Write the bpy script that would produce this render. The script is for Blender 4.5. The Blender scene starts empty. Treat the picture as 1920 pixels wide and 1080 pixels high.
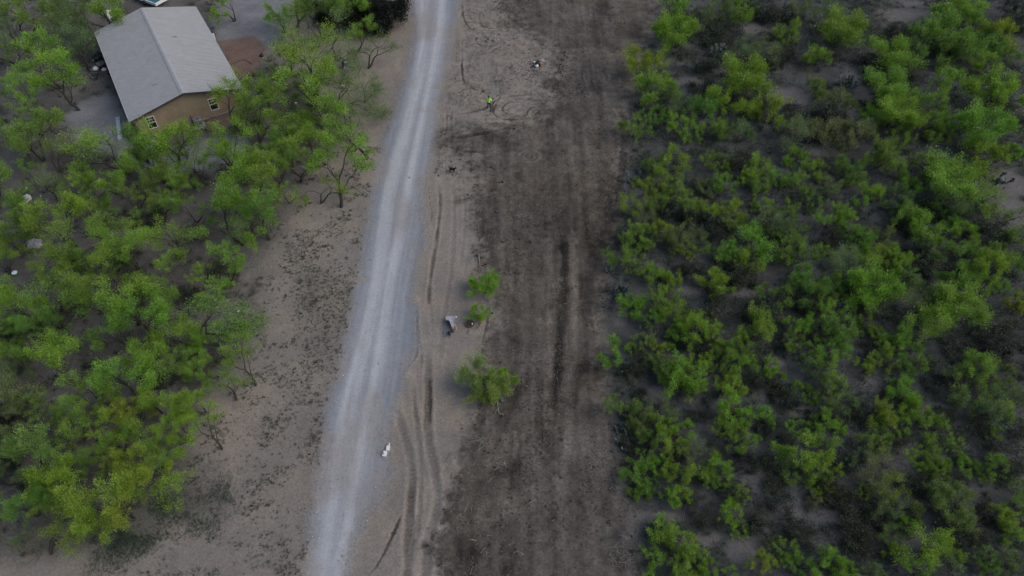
import bpy, math, random
import numpy as np
from mathutils import Vector, Matrix

# ------------------------------------------------------------------ camera, sky, sun, exposure
S = bpy.context.scene
COL = S.collection
R = math.radians
F_PX, PITCH, CAM_H = 1380.15, R(49.45), 48.415
cam_data = bpy.data.cameras.new('camera')
cam_data.sensor_width = 36.0
cam_data.lens = F_PX / 1920 * 36
cam_data.clip_end = 6000
cam = bpy.data.objects.new('camera', cam_data)
cam.location = (0, 0, CAM_H)
cam.rotation_euler = (R(90) - PITCH, 0, 0)
COL.objects.link(cam)
S.camera = cam

SUN_EL, SUN_AZ = 40.0, 98.0          # azimuth from +Y towards +X
world = bpy.data.worlds.new("World")
S.world = world
world.use_nodes = True
wn = world.node_tree
bg = wn.nodes['Background']
sky = wn.nodes.new('ShaderNodeTexSky')
sky.sky_type = 'NISHITA'
sky.sun_disc = False
sky.sun_elevation = R(SUN_EL)
sky.sun_rotation = R(SUN_AZ)
sky.air_density = 1.0
sky.dust_density = 2.6
sky.ozone_density = 1.0
wn.links.new(sky.outputs[0], bg.inputs[0])
bg.inputs[1].default_value = 0.075
sun_data = bpy.data.lights.new('sun', 'SUN')
sun_data.energy = 0.8
sun_data.angle = R(70)
sun_data.color = (1.0, 0.95, 0.90)
sun = bpy.data.objects.new('sun', sun_data)
sd = Vector((math.sin(R(SUN_AZ)) * math.cos(R(SUN_EL)), math.cos(R(SUN_AZ)) * math.cos(R(SUN_EL)), math.sin(R(SUN_EL))))
sun.rotation_euler = sd.to_track_quat('Z', 'Y').to_euler()
sun.location = sd * 120
COL.objects.link(sun)
S.view_settings.view_transform = 'Standard'
S.view_settings.look = 'None'
S.view_settings.gamma = 1
S.view_settings.use_curve_mapping = False
S.view_settings.exposure = 0.86
S.cycles.max_bounces = 6
S.cycles.transparent_max_bounces = 4

# ------------------------------------------------------------------ helpers
CP, SP = math.cos(PITCH), math.sin(PITCH)


def G(u, v, z=0.0):
    """point of the place at height z that the lens sees at photo pixel (u, v)"""
    x, y = (u - 960) / F_PX, (540 - v) / F_PX
    d = Vector((x, CP + y * SP, -SP + y * CP))
    t = (z - CAM_H) / d.z
    return Vector((d.x * t, d.y * t, z))


def px_per_m(p):
    return F_PX / (p[1] * CP - (p[2] - CAM_H) * SP)


def tag(o, label=None, cat=None, group=None, kind=None):
    if label: o['label'] = label
    if cat: o['category'] = cat
    if group: o['group'] = group
    if kind: o['kind'] = kind
    return o


def empty(name, loc=(0, 0, 0), rz=0.0, label=None, cat=None, group=None):
    o = bpy.data.objects.new(name, None)
    o.location = loc
    o.rotation_euler = (0, 0, rz)
    o.empty_display_size = 0.2
    COL.objects.link(o)
    return tag(o, label, cat, group)


def link_mesh(name, me, parent=None, mat=None):
    if mat is not None:
        me.materials.append(mat)
    o = bpy.data.objects.new(name, me)
    COL.objects.link(o)
    if parent is not None:
        o.parent = parent
    return o


class MB:
    """collects shapes, then links them as ONE mesh object"""
    def __init__(self):
        self.v, self.f, self.m = [], [], []

    def add(self, vs, fs, m=0):
        b = len(self.v)
        self.v += [tuple(p) for p in vs]
        self.f += [tuple(i + b for i in f) for f in fs]
        self.m += [m] * len(fs)
        return self

    def box(self, c, s, rot=None, m=0, taper=1.0, bev=0.0):
        x, y, z = s[0] / 2, s[1] / 2, s[2] / 2
        if bev > 0:
            r = min(bev, x * .9, y * .9, z * .9)
            ring = lambda zz, k, t: [((sx * (x - k)) * t, (sy * (y - k)) * t, zz) for sx, sy in ((-1, -1), (1, -1), (1, 1), (-1, 1))]
            def ring8(zz, inset, t):
                xx, yy = x - inset, y - inset
                return [(-xx + r, -yy, zz), (xx - r, -yy, zz), (xx, -yy + r, zz), (xx, yy - r, zz), (xx - r, yy, zz), (-xx + r, yy, zz), (-xx, yy - r, zz), (-xx, -yy + r, zz)]
            rings = [ring8(-z, r * .5, 1), ring8(-z + r, 0, 1), ring8(z - r, 0, 1), ring8(z, r * .5, 1)]
            vs = []
            for k, rg in enumerate(rings):
                t = 1 + (taper - 1) * (0, .1, .9, 1)[k]
                vs += [(p[0] * t, p[1] * t, p[2]) for p in rg]
            fs = [tuple(range(7, -1, -1)), tuple(range(24, 32))]
            for k in range(3):
                for i in range(8):
                    j = (i + 1) % 8
                    fs.append((k * 8 + i, k * 8 + j, k * 8 + 8 + j, k * 8 + 8 + i))
        else:
            vs = [(-x, -y, -z), (x, -y, -z), (x, y, -z), (-x, y, -z)] + [(a * taper, b * taper, z) for a, b in ((-x, -y), (x, -y), (x, y), (-x, y))]
            fs = [(3, 2, 1, 0), (4, 5, 6, 7), (0, 1, 5, 4), (1, 2, 6, 5), (2, 3, 7, 6), (3, 0, 4, 7)]
        M = rot if rot is not None else Matrix.Identity(3)
        c = Vector(c)
        return self.add([c + M @ Vector(p) for p in vs], fs, m)

    def tube(self, pts, rad, n=6, m=0, caps=True):
        pts = [Vector(p) for p in pts]
        if not hasattr(rad, '__len__'):
            rad = [rad] * len(pts)
        vs, fs = [], []
        ref = None
        for i, p in enumerate(pts):
            t = (pts[min(i + 1, len(pts) - 1)] - pts[max(i - 1, 0)])
            t = t.normalized() if t.length > 1e-9 else Vector((0, 0, 1))
            if ref is None:
                ref = t.orthogonal().normalized()
            a = ref - t * ref.dot(t)
            a = a.normalized() if a.length > 1e-6 else t.orthogonal().normalized()
            ref = a
            b = t.cross(a)
            for k in range(n):
                an = 2 * math.pi * k / n
                vs.append(p + (a * math.cos(an) + b * math.sin(an)) * rad[i])
        for i in range(len(pts) - 1):
            for k in range(n):
                j = (k + 1) % n
                fs.append((i * n + k, i * n + j, (i + 1) * n + j, (i + 1) * n + k))
        if caps:
            fs.append(tuple(range(n - 1, -1, -1)))
            fs.append(tuple(range((len(pts) - 1) * n, len(pts) * n)))
        return self.add(vs, fs, m)

    def lathe(self, prof, c=(0, 0, 0), n=16, m=0, rot=None):
        vs, fs = [], []
        M = rot if rot is not None else Matrix.Identity(3)
        c = Vector(c)
        for r, z in prof:
            for k in range(n):
                a = 2 * math.pi * k / n
                vs.append(c + M @ Vector((r * math.cos(a), r * math.sin(a), z)))
        for i in range(len(prof) - 1):
            for k in range(n):
                j = (k + 1) % n
                fs.append((i * n + k, i * n + j, (i + 1) * n + j, (i + 1) * n + k))
        fs.append(tuple(range(n - 1, -1, -1)))
        fs.append(tuple(range((len(prof) - 1) * n, len(prof) * n)))
        return self.add(vs, fs, m)

    def prism(self, poly, z0, z1, m=0, rot=None, c=(0, 0, 0)):
        n = len(poly)
        M = rot if rot is not None else Matrix.Identity(3)
        c = Vector(c)
        vs = [c + M @ Vector((p[0], p[1], z0)) for p in poly] + [c + M @ Vector((p[0], p[1], z1)) for p in poly]
        fs = [tuple(range(n - 1, -1, -1)), tuple(range(n, 2 * n))]
        for i in range(n):
            j = (i + 1) % n
            fs.append((i, j, n + j, n + i))
        return self.add(vs, fs, m)

    def ellipsoid(self, c, r, n=10, m=0, rot=None, jit=0.0, rng=None):
        prof = []
        k = max(4, n // 2 + 1)
        for i in range(k + 1):
            a = -math.pi / 2 + math.pi * i / k
            prof.append((max(0.02, math.cos(a)), math.sin(a)))
        b = len(self.v)
        self.lathe(prof, n=n, m=m)
        M = rot if rot is not None else Matrix.Identity(3)
        c = Vector(c)
        for i in range(b, len(self.v)):
            p = Vector(self.v[i])
            if jit and rng:
                p *= 1 + rng.uniform(-jit, jit)
            self.v[i] = tuple(c + M @ Vector((p.x * r[0], p.y * r[1], p.z * r[2])))
        return self

    def mesh(self, name, mats=(), smooth=False):
        me = bpy.data.meshes.new(name)
        me.from_pydata(self.v, [], self.f)
        for mt in mats:
            me.materials.append(mt)
        me.polygons.foreach_set('material_index', np.array(self.m, np.int32))
        if smooth:
            me.polygons.foreach_set('use_smooth', np.ones(len(self.f), bool))
        me.update()
        return me

    def build(self, name, mats, parent=None, smooth=False):
        if not isinstance(mats, (list, tuple)):
            mats = [mats]
        return link_mesh(name, self.mesh(name, mats, smooth), parent)


def rotm(x=0, y=0, z=0):
    return (Matrix.Rotation(z, 3, 'Z') @ Matrix.Rotation(y, 3, 'Y') @ Matrix.Rotation(x, 3, 'X'))


# ------------------------------------------------------------------ materials
def new_mat(name):
    m = bpy.data.materials.new(name)
    m.use_nodes = True
    nt = m.node_tree
    return m, nt, nt.nodes['Principled BSDF']


def simple(name, col, rough=0.7, var=0.18, scale=6.0, metallic=0.0, bump=0.0, dirt=None, dirt_amt=0.4):
    """painted / plain surface with uneven tone, optional dirt"""
    m, nt, b = new_mat(name)
    tc = nt.nodes.new('ShaderNodeTexCoord')
    nz = nt.nodes.new('ShaderNodeTexNoise')
    nz.inputs['Scale'].default_value = scale
    nz.inputs['Detail'].default_value = 5
    nz.inputs['Roughness'].default_value = 0.65
    nt.links.new(tc.outputs['Object'], nz.inputs['Vector'])
    mr = nt.nodes.new('ShaderNodeMapRange')
    mr.inputs[1].default_value, mr.inputs[2].default_value = 0.3, 0.7
    mr.inputs[3].default_value, mr.inputs[4].default_value = 1 - var, 1 + var
    nt.links.new(nz.outputs['Fac'], mr.inputs[0])
    mx = nt.nodes.new('ShaderNodeMix')
    mx.data_type = 'RGBA'
    mx.blend_type = 'MULTIPLY'
    mx.inputs[0].default_value = 1
    mx.inputs[6].default_value = (*col, 1)
    nt.links.new(mr.outputs[0], mx.inputs[7])
    out = mx.outputs[2]
    if dirt:
        n2 = nt.nodes.new('ShaderNodeTexNoise')
        n2.inputs['Scale'].default_value = scale * .37
        n2.inputs['Detail'].default_value = 6
        nt.links.new(tc.outputs['Object'], n2.inputs['Vector'])
        m2 = nt.nodes.new('ShaderNodeMapRange')
        m2.inputs[1].default_value, m2.inputs[2].default_value = 0.5, 0.75
        m2.inputs[4].default_value = dirt_amt
        nt.links.new(n2.outputs['Fac'], m2.inputs[0])
        dx = nt.nodes.new('ShaderNodeMix')
        dx.data_type = 'RGBA'
        nt.links.new(m2.outputs[0], dx.inputs[0])
        nt.links.new(out, dx.inputs[6])
        dx.inputs[7].default_value = (*dirt, 1)
        out = dx.outputs[2]
    nt.links.new(out, b.inputs['Base Color'])
    b.inputs['Roughness'].default_value = rough
    b.inputs['Metallic'].default_value = metallic
    if bump:
        bp = nt.nodes.new('ShaderNodeBump')
        bp.inputs['Strength'].default_value = bump
        bp.inputs['Distance'].default_value = 0.02
        nt.links.new(nz.outputs['Fac'], bp.inputs['Height'])
        nt.links.new(bp.outputs[0], b.inputs['Normal'])
    return m


def leaf_material(name):
    """leaf colour comes from the object's colour, varied by leaf age (attribute tone)"""
    m, nt, b = new_mat(name)
    oi = nt.nodes.new('ShaderNodeObjectInfo')
    at = nt.nodes.new('ShaderNodeAttribute')
    at.attribute_name = 'tone'
    sep = nt.nodes.new('ShaderNodeSeparateColor')
    nt.links.new(at.outputs['Color'], sep.inputs[0])
    hsv = nt.nodes.new('ShaderNodeHueSaturation')
    nt.links.new(oi.outputs['Color'], hsv.inputs['Color'])
    h = nt.nodes.new('ShaderNodeMapRange')
    h.inputs[3].default_value, h.inputs[4].default_value = 0.512, 0.488
    nt.links.new(sep.outputs[0], h.inputs[0])
    nt.links.new(h.outputs[0], hsv.inputs['Hue'])
    v = nt.nodes.new('ShaderNodeMapRange')
    v.inputs[3].default_value, v.inputs[4].default_value = 0.6, 1.45
    nt.links.new(sep.outputs[1], v.inputs[0])
    nt.links.new(v.outputs[0], hsv.inputs['Value'])
    nt.links.new(hsv.outputs[0], b.inputs['Base Color'])
    b.inputs['Roughness'].default_value = 0.6
    b.inputs['Specular IOR Level'].default_value = 0.25
    tr = nt.nodes.new('ShaderNodeBsdfTranslucent')
    nt.links.new(hsv.outputs[0], tr.inputs['Color'])
    ms = nt.nodes.new('ShaderNodeMixShader')
    ms.inputs[0].default_value = 0.28
    nt.links.new(b.outputs[0], ms.inputs[1])
    nt.links.new(tr.outputs[0], ms.inputs[2])
    nt.links.new(ms.outputs[0], nt.nodes['Material Output'].inputs[0])
    return m


def attr_material(name, attr='col', rough=0.95, fine=True):
    """base colour painted per vertex (soil zones), with fine grain and pebbly relief on top"""
    m, nt, b = new_mat(name)
    at = nt.nodes.new('ShaderNodeAttribute')
    at.attribute_name = attr
    out = at.outputs['Color']
    if fine:
        geo = nt.nodes.new('ShaderNodeNewGeometry')
        n1 = nt.nodes.new('ShaderNodeTexNoise')
        n1.inputs['Scale'].default_value = 5.5
        n1.inputs['Detail'].default_value = 6
        n1.inputs['Roughness'].default_value = 0.75
        nt.links.new(geo.outputs['Position'], n1.inputs['Vector'])
        vo = nt.nodes.new('ShaderNodeTexVoronoi')
        vo.inputs['Scale'].default_value = 9
        nt.links.new(geo.outputs['Position'], vo.inputs['Vector'])
        mr = nt.nodes.new('ShaderNodeMapRange')
        mr.inputs[1].default_value, mr.inputs[2].default_value = 0.28, 0.72
        mr.inputs[3].default_value, mr.inputs[4].default_value = 0.68, 1.32
        nt.links.new(n1.outputs['Fac'], mr.inputs[0])
        sc = nt.nodes.new('ShaderNodeSeparateColor')
        nt.links.new(vo.outputs['Color'], sc.inputs[0])
        m2 = nt.nodes.new('ShaderNodeMapRange')
        m2.inputs[3].default_value, m2.inputs[4].default_value = 0.86, 1.14
        nt.links.new(sc.outputs[0], m2.inputs[0])
        mu = nt.nodes.new('ShaderNodeMath')
        mu.operation = 'MULTIPLY'
        nt.links.new(mr.outputs[0], mu.inputs[0])
        nt.links.new(m2.outputs[0], mu.inputs[1])
        mx = nt.nodes.new('ShaderNodeMix')
        mx.data_type = 'RGBA'
        mx.blend_type = 'MULTIPLY'
        mx.inputs[0].default_value = 1
        nt.links.new(out, mx.inputs[6])
        nt.links.new(mu.outputs[0], mx.inputs[7])
        nt.links.new(at.outputs['Alpha'], mx.inputs[0])
        out = mx.outputs[2]
        bp = nt.nodes.new('ShaderNodeBump')
        bp.inputs['Strength'].default_value = 0.5
        bp.inputs['Distance'].default_value = 0.06
        nt.links.new(n1.outputs['Fac'], bp.inputs['Height'])
        nt.links.new(bp.outputs[0], b.inputs['Normal'])
    nt.links.new(out, b.inputs['Base Color'])
    b.inputs['Roughness'].default_value = rough
    b.inputs['Specular IOR Level'].default_value = 0.15
    return m


M_ground = attr_material('soil_and_gravel')
M_leaf = leaf_material('mesquite_leaf')
M_bark = simple('dark_bark', (0.034, 0.028, 0.025), 0.9, 0.4, 9, bump=0.4)
M_greybark = simple('grey_twig', (0.10, 0.09, 0.085), 0.9, 0.4, 9)
M_litter = attr_material('plant_litter', 'col', 0.9, fine=False)

# ------------------------------------------------------------------ numpy noise and distance fields
def vnoise(x, y, seed):
    xi, yi = np.floor(x).astype(np.int64), np.floor(y).astype(np.int64)
    fx, fy = x - xi, y - yi
    fx, fy = fx * fx * (3 - 2 * fx), fy * fy * (3 - 2 * fy)

    def hsh(a, b):
        h = (a * 374761393 + b * 668265263 + seed * 974711) & 0x7fffffff
        h = ((h ^ (h >> 13)) * 1274126177) & 0x7fffffff
        return ((h ^ (h >> 16)) & 0xffff) / 65535.0
    a, b, c, d = hsh(xi, yi), hsh(xi + 1, yi), hsh(xi, yi + 1), hsh(xi + 1, yi + 1)
    return (a * (1 - fx) + b * fx) * (1 - fy) + (c * (1 - fx) + d * fx) * fy


def fbm(x, y, seed, oct=4, sx=1.0, sy=1.0, gain=.55):
    s, amp, tot = 0, 1.0, 0
    for o in range(oct):
        s = s + amp * vnoise(x * sx * 2 ** o + 17.3 * o, y * sy * 2 ** o - 9.1 * o, seed + o * 31)
        tot += amp
        amp *= gain
    return s / tot


def seg_dist(X, Y, pts):
    """distance to a polyline, and metres along it"""
    D = np.full(X.shape, 1e9)
    A = np.zeros(X.shape)
    al = 0.0
    for (x0, y0), (x1, y1) in zip(pts[:-1], pts[1:]):
        dx, dy = x1 - x0, y1 - y0
        L2 = dx * dx + dy * dy + 1e-12
        t = np.clip(((X - x0) * dx + (Y - y0) * dy) / L2, 0, 1)
        d = np.hypot(X - x0 - t * dx, Y - y0 - t * dy)
        k = d < D
        D = np.where(k, d, D)
        A = np.where(k, al + t * math.sqrt(L2), A)
        al += math.sqrt(L2)
    return D, A


def poly_sdf(X, Y, pts):
    """signed distance, negative inside"""
    pts = list(pts)
    D, _ = seg_dist(X, Y, pts + [pts[0]])
    ins = np.zeros(X.shape, bool)
    for (x0, y0), (x1, y1) in zip(pts, pts[1:] + [pts[0]]):
        if y0 == y1:
            continue
        c = ((y0 > Y) != (y1 > Y)) & (X < (x1 - x0) * (Y - y0) / (y1 - y0) + x0)
        ins ^= c
    return np.where(ins, -D, D)


def g2(pl):
    return [tuple(G(u, v))[:2] for u, v in pl]


def smooth(pts, n=3):
    """Catmull-Rom through the points"""
    P = [np.array(p, float) for p in pts]
    out = []
    for i in range(len(P) - 1):
        p0, p1, p2, p3 = P[max(i - 1, 0)], P[i], P[i + 1], P[min(i + 2, len(P) - 1)]
        for k in range(n):
            t = k / n
            out.append(tuple(.5 * (2 * p1 + (p2 - p0) * t + (2 * p0 - 5 * p1 + 4 * p2 - p3) * t * t + (3 * p1 - p0 - 3 * p2 + p3) * t ** 3)))
    out.append(tuple(P[-1]))
    return out


def sstep(e0, e1, x):
    t = np.clip((x - e0) / (e1 - e0), 0, 1)
    return t * t * (3 - 2 * t)


# outlines read off the place, as seen from the air
ROAD = g2([(770, -60), (770, 0), (778, 60), (765, 130), (745, 200), (722, 260), (706, 320), (695, 400), (680, 490), (660, 590), (640, 680), (620, 760),
           (607, 850), (594, 930), (584, 1000), (574, 1080), (560, 1180), (640, 1180), (646, 1080), (662, 1000), (690, 955), (718, 915), (729, 880), (719, 850),
           (722, 800), (740, 752), (752, 715), (763, 690), (775, 662), (781, 636), (780, 600), (772, 560), (776, 515), (793, 465), (797, 430), (789, 400),
           (791, 340), (806, 290), (812, 240), (820, 180), (836, 120), (848, 60), (858, 0), (865, -60)])
STRIP = g2([(960, -80), (938, 20), (985, 62), (1062, 100), (1046, 150), (1022, 188), (998, 215), (950, 226), (900, 235), (830, 248), (800, 262),
            (830, 278), (868, 284), (884, 300), (888, 340), (893, 358), (874, 364), (870, 372), (884, 382), (888, 410), (897, 450), (898, 500),
            (908, 530), (921, 560), (926, 600), (914, 640), (905, 665), (912, 700), (900, 745), (886, 790), (870, 822), (862, 850), (850, 900),
            (845, 930), (838, 965), (826, 985), (806, 1000), (800, 1030), (830, 1060), (838, 1180), (1225, 1180), (1206, 1080), (1200, 1040), (1182, 960), (1166, 900), (1155, 830),
            (1142, 760), (1135, 680), (1130, 620), (1135, 560), (1140, 500), (1150, 450), (1160, 400), (1166, 340), (1176, 280), (1186, 200),
            (1202, 120), (1226, 60), (1240, 0), (1250, -80)])
BRUSH = g2([(1250, -80), (1240, 0), (1226, 60), (1202, 120), (1186, 200), (1176, 280), (1166, 340), (1160, 400), (1150, 450), (1140, 500), (1135, 560),
            (1130, 620), (1135, 680), (1142, 760), (1155, 830), (1166, 900), (1182, 960), (1200, 1040), (1206, 1080), (1225, 1180), (2250, 1180), (2500, 500), (2250, -80)])
WOOD = g2([(-450, -80), (430, -80), (420, 10), (520, 130), (640, 190), (660, 260), (600, 310), (560, 350), (530, 420), (490, 560), (470, 640), (440, 700), (400, 760), (380, 830),
           (395, 900), (400, 945), (330, 1000), (190, 1035), (60, 1050), (-60, 1090), (-250, 1180), (-700, 1180), (-500, 300)])
YARD = g2([(395, 40), (440, -80), (530, -80), (545, 20), (530, 80), (500, 92), (470, 66), (430, 76), (408, 76)])
YARD2 = g2([(150, 190), (205, 170), (262, 250), (330, 280), (430, 250), (470, 260), (440, 310), (330, 325), (240, 300), (150, 265), (120, 220)])
MULCH = g2([(409, 82), (478, 66), (500, 92), (486, 122), (462, 150), (438, 140)])
MULCH2 = g2([(385, 224), (432, 207), (456, 200), (470, 212), (440, 232), (400, 246)])
GRASS = g2([(140, 1010), (250, 975), (300, 940), (345, 925), (392, 930), (402, 958), (340, 990), (255, 1035), (150, 1062)])
WEED = g2([(560, 500), (630, 520), (668, 545), (655, 600), (634, 650), (622, 700), (590, 690), (560, 600)])
WTRACKS = [smooth(g2(p), 2) for p in (
    [(786, -60), (790, 0), (797, 60), (790, 130), (775, 200), (755, 270), (735, 340), (720, 440), (707, 540), (690, 620), (672, 690), (655, 760), (645, 830), (632, 900), (620, 980), (605, 1080), (590, 1180)],
    [(832, -60), (830, 0), (825, 60), (812, 130), (797, 200), (783, 270), (768, 340), (750, 440), (730, 540), (718, 620), (707, 690), (694, 760), (680, 830), (667, 900), (655, 980), (638, 1080), (625, 1180)])]
# damp rutted tyre tracks in the bare soil: (line, half width m, depth, darkness, treads)
RUTS = [
    ([(802, 640), (803, 740), (801, 800), (808, 850), (816, 890), (821, 940), (812, 980), (802, 1010), (798, 1080), (797, 1180)], .36, .06, .42, 1),
    ([(742, 745), (750, 790), (762, 830), (771, 870), (773, 905), (769, 950), (767, 1000), (762, 1080), (760, 1180)], .36, .06, .5, 1),
    ([(773, 700), (778, 760), (783, 800), (788, 850), (788, 930), (783, 990), (775, 1040), (772, 1100)], .22, .03, .25, 1),
    ([(815, 640), (806, 560), (812, 480), (826, 400), (826, 330)], .22, .02, .16, 1),
    ([(779, 560), (782, 600), (783, 640), (779, 670), (766, 688), (761, 705)], .16, .06, .6, 0),
    ([(790, 700), (791, 660), (786, 630)], .12, .04, .55, 0),
    ([(806, 700), (807, 780), (804, 805)], .14, .04, .5, 0),
    ([(762, 945), (742, 990), (726, 1025), (708, 1058), (690, 1080), (675, 1100)], .10, .07, .8, 0),
    ([(818, 330), (824, 370), (822, 420), (816, 470), (806, 530), (800, 600)], .2, .03, .3, 1),
    ([(804, 340), (806, 380), (810, 400), (806, 430)], .1, .03, .4, 0),
    ([(850, 325), (852, 420), (845, 520), (832, 600), (824, 700)], .25, .02, .14, 1),
    ([(868, 330), (872, 420), (862, 520)], .2, .02, .12, 1),
    ([(900, 660), (912, 610), (922, 560)], .12, .03, .4, 0),
    ([(800, 262), (850, 258), (905, 250), (960, 238), (1000, 232)], .35, .05, .4, 0),
    ([(820, 218), (850, 216), (905, 205), (935, 186), (985, 178), (1030, 176)], .25, .04, .35, 0),
    ([(806, 268), (840, 275), (880, 285), (930, 283)], .25, .05, .4, 0),
    ([(932, 120), (934, 150), (938, 180), (930, 195), (924, 215), (940, 225)], .14, .04, .35, 0),
    ([(868, 60), (866, 100), (868, 150), (885, 175), (905, 190)], .18, .03, .25, 0),
    ([(835, 190), (838, 230), (832, 260)], .2, .03, .25, 1),
    ([(1228, 126), (1275, 130), (1310, 133), (1352, 140)], .75, .02, .7, 0),
    ([(938, 180), (926, 192), (923, 204), (928, 216), (945, 224), (975, 224), (1000, 218)], .13, .04, .55, 0),
    ([(985, 192), (960, 192), (943, 200), (944, 210), (958, 215), (978, 212)], .12, .03, .45, 0),
    ([(970, 203), (958, 202), (952, 206), (960, 210)], .1, .03, .4, 0),
    ([(1040, 200), (1012, 198), (992, 206), (988, 216), (998, 226)], .2, .03, .5, 0),
    ([(1050, 212), (1020, 206), (1004, 214), (1008, 224)], .15, .03, .4, 0),
    ([(866, -10), (867, 20), (874, 45), (892, 58), (915, 52)], .16, .03, .4, 0),
    ([(872, 5), (880, 30), (896, 44), (920, 40)], .12, .03, .35, 0),
    ([(890, 62), (893, 78), (910, 88), (932, 84), (945, 70)], .16, .03, .5, 0),
    ([(898, 64), (903, 76), (916, 80), (930, 74)], .1, .03, .4, 0),
    ([(910, 64), (912, 70), (922, 71)], .1, .03, .35, 0),
    ([(905, 12), (898, 30), (905, 50), (935, 55), (950, 62)], .2, .03, .35, 0),
    ([(935, 112), (930, 130), (935, 150)], .15, .03, .45, 0),
    ([(868, 100), (866, 130), (872, 155), (900, 172), (920, 175)], .16, .03, .4, 0),
    ([(880, 160), (900, 165), (918, 172), (925, 182)], .16, .03, .4, 0),
    ([(1114, 135), (1118, 146), (1130, 152), (1150, 150)], .15, .03, .35, 0),
    ([(1020, 170), (985, 178), (950, 180), (935, 184)], .2, .03, .3, 1),
    ([(905, 226), (940, 228), (975, 228)], .15, .03, -.3, 0),
    ([(850, 200), (845, 225), (850, 250)], .2, .03, .3, 1),
]
# dark, damp or paler worked bands inside the cleared strip: (line, half width, gain)
BANDS = [
    ([(1060, 460), (1057, 540), (1052, 620), (1045, 700), (1036, 760)], .38, -.62),
    ([(1064, 330), (1062, 400), (1056, 470)], .4, -.4),
    ([(1085, 690), (1078, 730), (1070, 760)], .5, -.5),
    ([(1120, 430), (1105, 520), (1100, 600)], .5, -.25),
    ([(1150, 330), (1140, 420), (1122, 480)], .6, -.3),
    ([(1030, 450), (1034, 560), (1030, 680), (1026, 800)], .35, .38),
    ([(1082, 440), (1078, 560), (1074, 680), (1066, 800), (1058, 900)], .3, .34),
    ([(1010, 600), (1000, 700), (992, 800), (985, 900)], .35, .2),
    ([(1050, 280), (1056, 360), (1050, 440)], .4, .2),
    ([(905, 400), (912, 440), (925, 480), (930, 520)], .3, -.3),
    ([(940, 800), (955, 760), (985, 720), (1000, 690)], .5, -.35),
    ([(905, 920), (930, 890), (960, 880)], .5, -.25),
    ([(965, 810), (968, 835), (962, 862)], .15, .7),
    ([(860, 1000), (880, 1040), (870, 1080)], .7, -.4),
    ([(820, 1005), (900, 970), (980, 940), (1050, 915)], .8, .3),
    ([(1100, 820), (1110, 920), (1120, 1050)], .8, .15),
    ([(1170, 220), (1168, 300), (1160, 380)], .35, -.45),
    ([(1130, 0), (1120, 60), (1150, 90)], .8, -.35),
    ([(900, 248), (935, 262), (960, 275)], .8, -.4),
    ([(1030, 230), (1060, 200), (1085, 235)], .5, -.3),
]
SPOTS = [  # round damp or bare patches: (px, py, radius m x, radius m y, gain)
    ((1038, 155), 1.5, 1.2, -.5), ((1045, 112), 1.2, 1.6, -.3), ((955, 45), 2.4, 1.8, -.35), ((1120, 165), 1.0, 1.4, -.35), ((1002, 120), 2.0, 2.0, .1),
    ((1180, 60), 2.2, 2.4, -.3), ((905, 100), .8, .7, -.2), ((936, 152), .5, .3, -.5), ((690, 300), 1, 1, .1), ((690, 685), 1.2, .6, -.2), ((560, 700), 3, 2, .06)]
PALE = [  # openings of bare pale soil between the bushes
    (1412, 52, 2.0, 1.3), (1315, 88, 2.2, 1.0), (1300, 155, 2.0, 1.2), (1480, 182, 2.9, 1.6), (1600, 145, 1.0, 2.2), (1618, 175, 1.0, 1.8), (1690, 30, 3.0, 1.8),
    (1705, 5, 2.0, 1.0), (1600, 215, 1.0, 1.8), (1890, 340, 2.0, 2.2), (1905, 210, 2.0, 1.0), (1910, 400, 2.0, 2.0), (1395, 1030, 1.2, 1.3), (1410, 900, .9, 1.6), (1405, 830, .6, .9), (1360, 760, .9, .8), (1335, 800, .6, .6), (1375, 645, .5, 1.4),
    (1310, 490, .8, 1.0), (1290, 545, 1.2, .6), (1390, 550, 1.2, .6), (1370, 350, .7, .8), (1430, 740, .9, .6), (1500, 770, .9, .5), (1480, 960, 1.0, .5), (1560, 970, 2.0, .5),
    (1690, 850, 1.2, 1.6), (1790, 610, 1.0, .5), (1700, 555, 1.0, 1.4), (1530, 620, .7, .8), (1450, 680, .8, .6), (1630, 720, 1, .8), (1750, 770, 1.6, .6), (1720, 1020, 1, .6),
    (1195, 360, .8, .7), (1160, 590, .8, 1.2), (1230, 740, 1.1, .7), (1230, 970, 1.6, .5), (1330, 1010, .8, .5), (1200, 560, .6, .6), (1545, 285, 1.5, .6), (1680, 260, 1, .5)]
RINGS = [  # rings left by turning wheels: centre px, radius m x, y
    ((918, 70), 2.3, 2.0), ((962, 206), 2.6, 1.9), ((1012, 214), 2.3, 1.8), ((988, 292), 1.7, 1.6), ((880, 30), 2.2, 2.6), ((1075, 80), 1.6, 1.2), ((1118, 145), 1.6, 1.6)]


def mixc(a, b, w):
    return a * (1 - w[..., None]) + np.array(b) * w[..., None]


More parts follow.
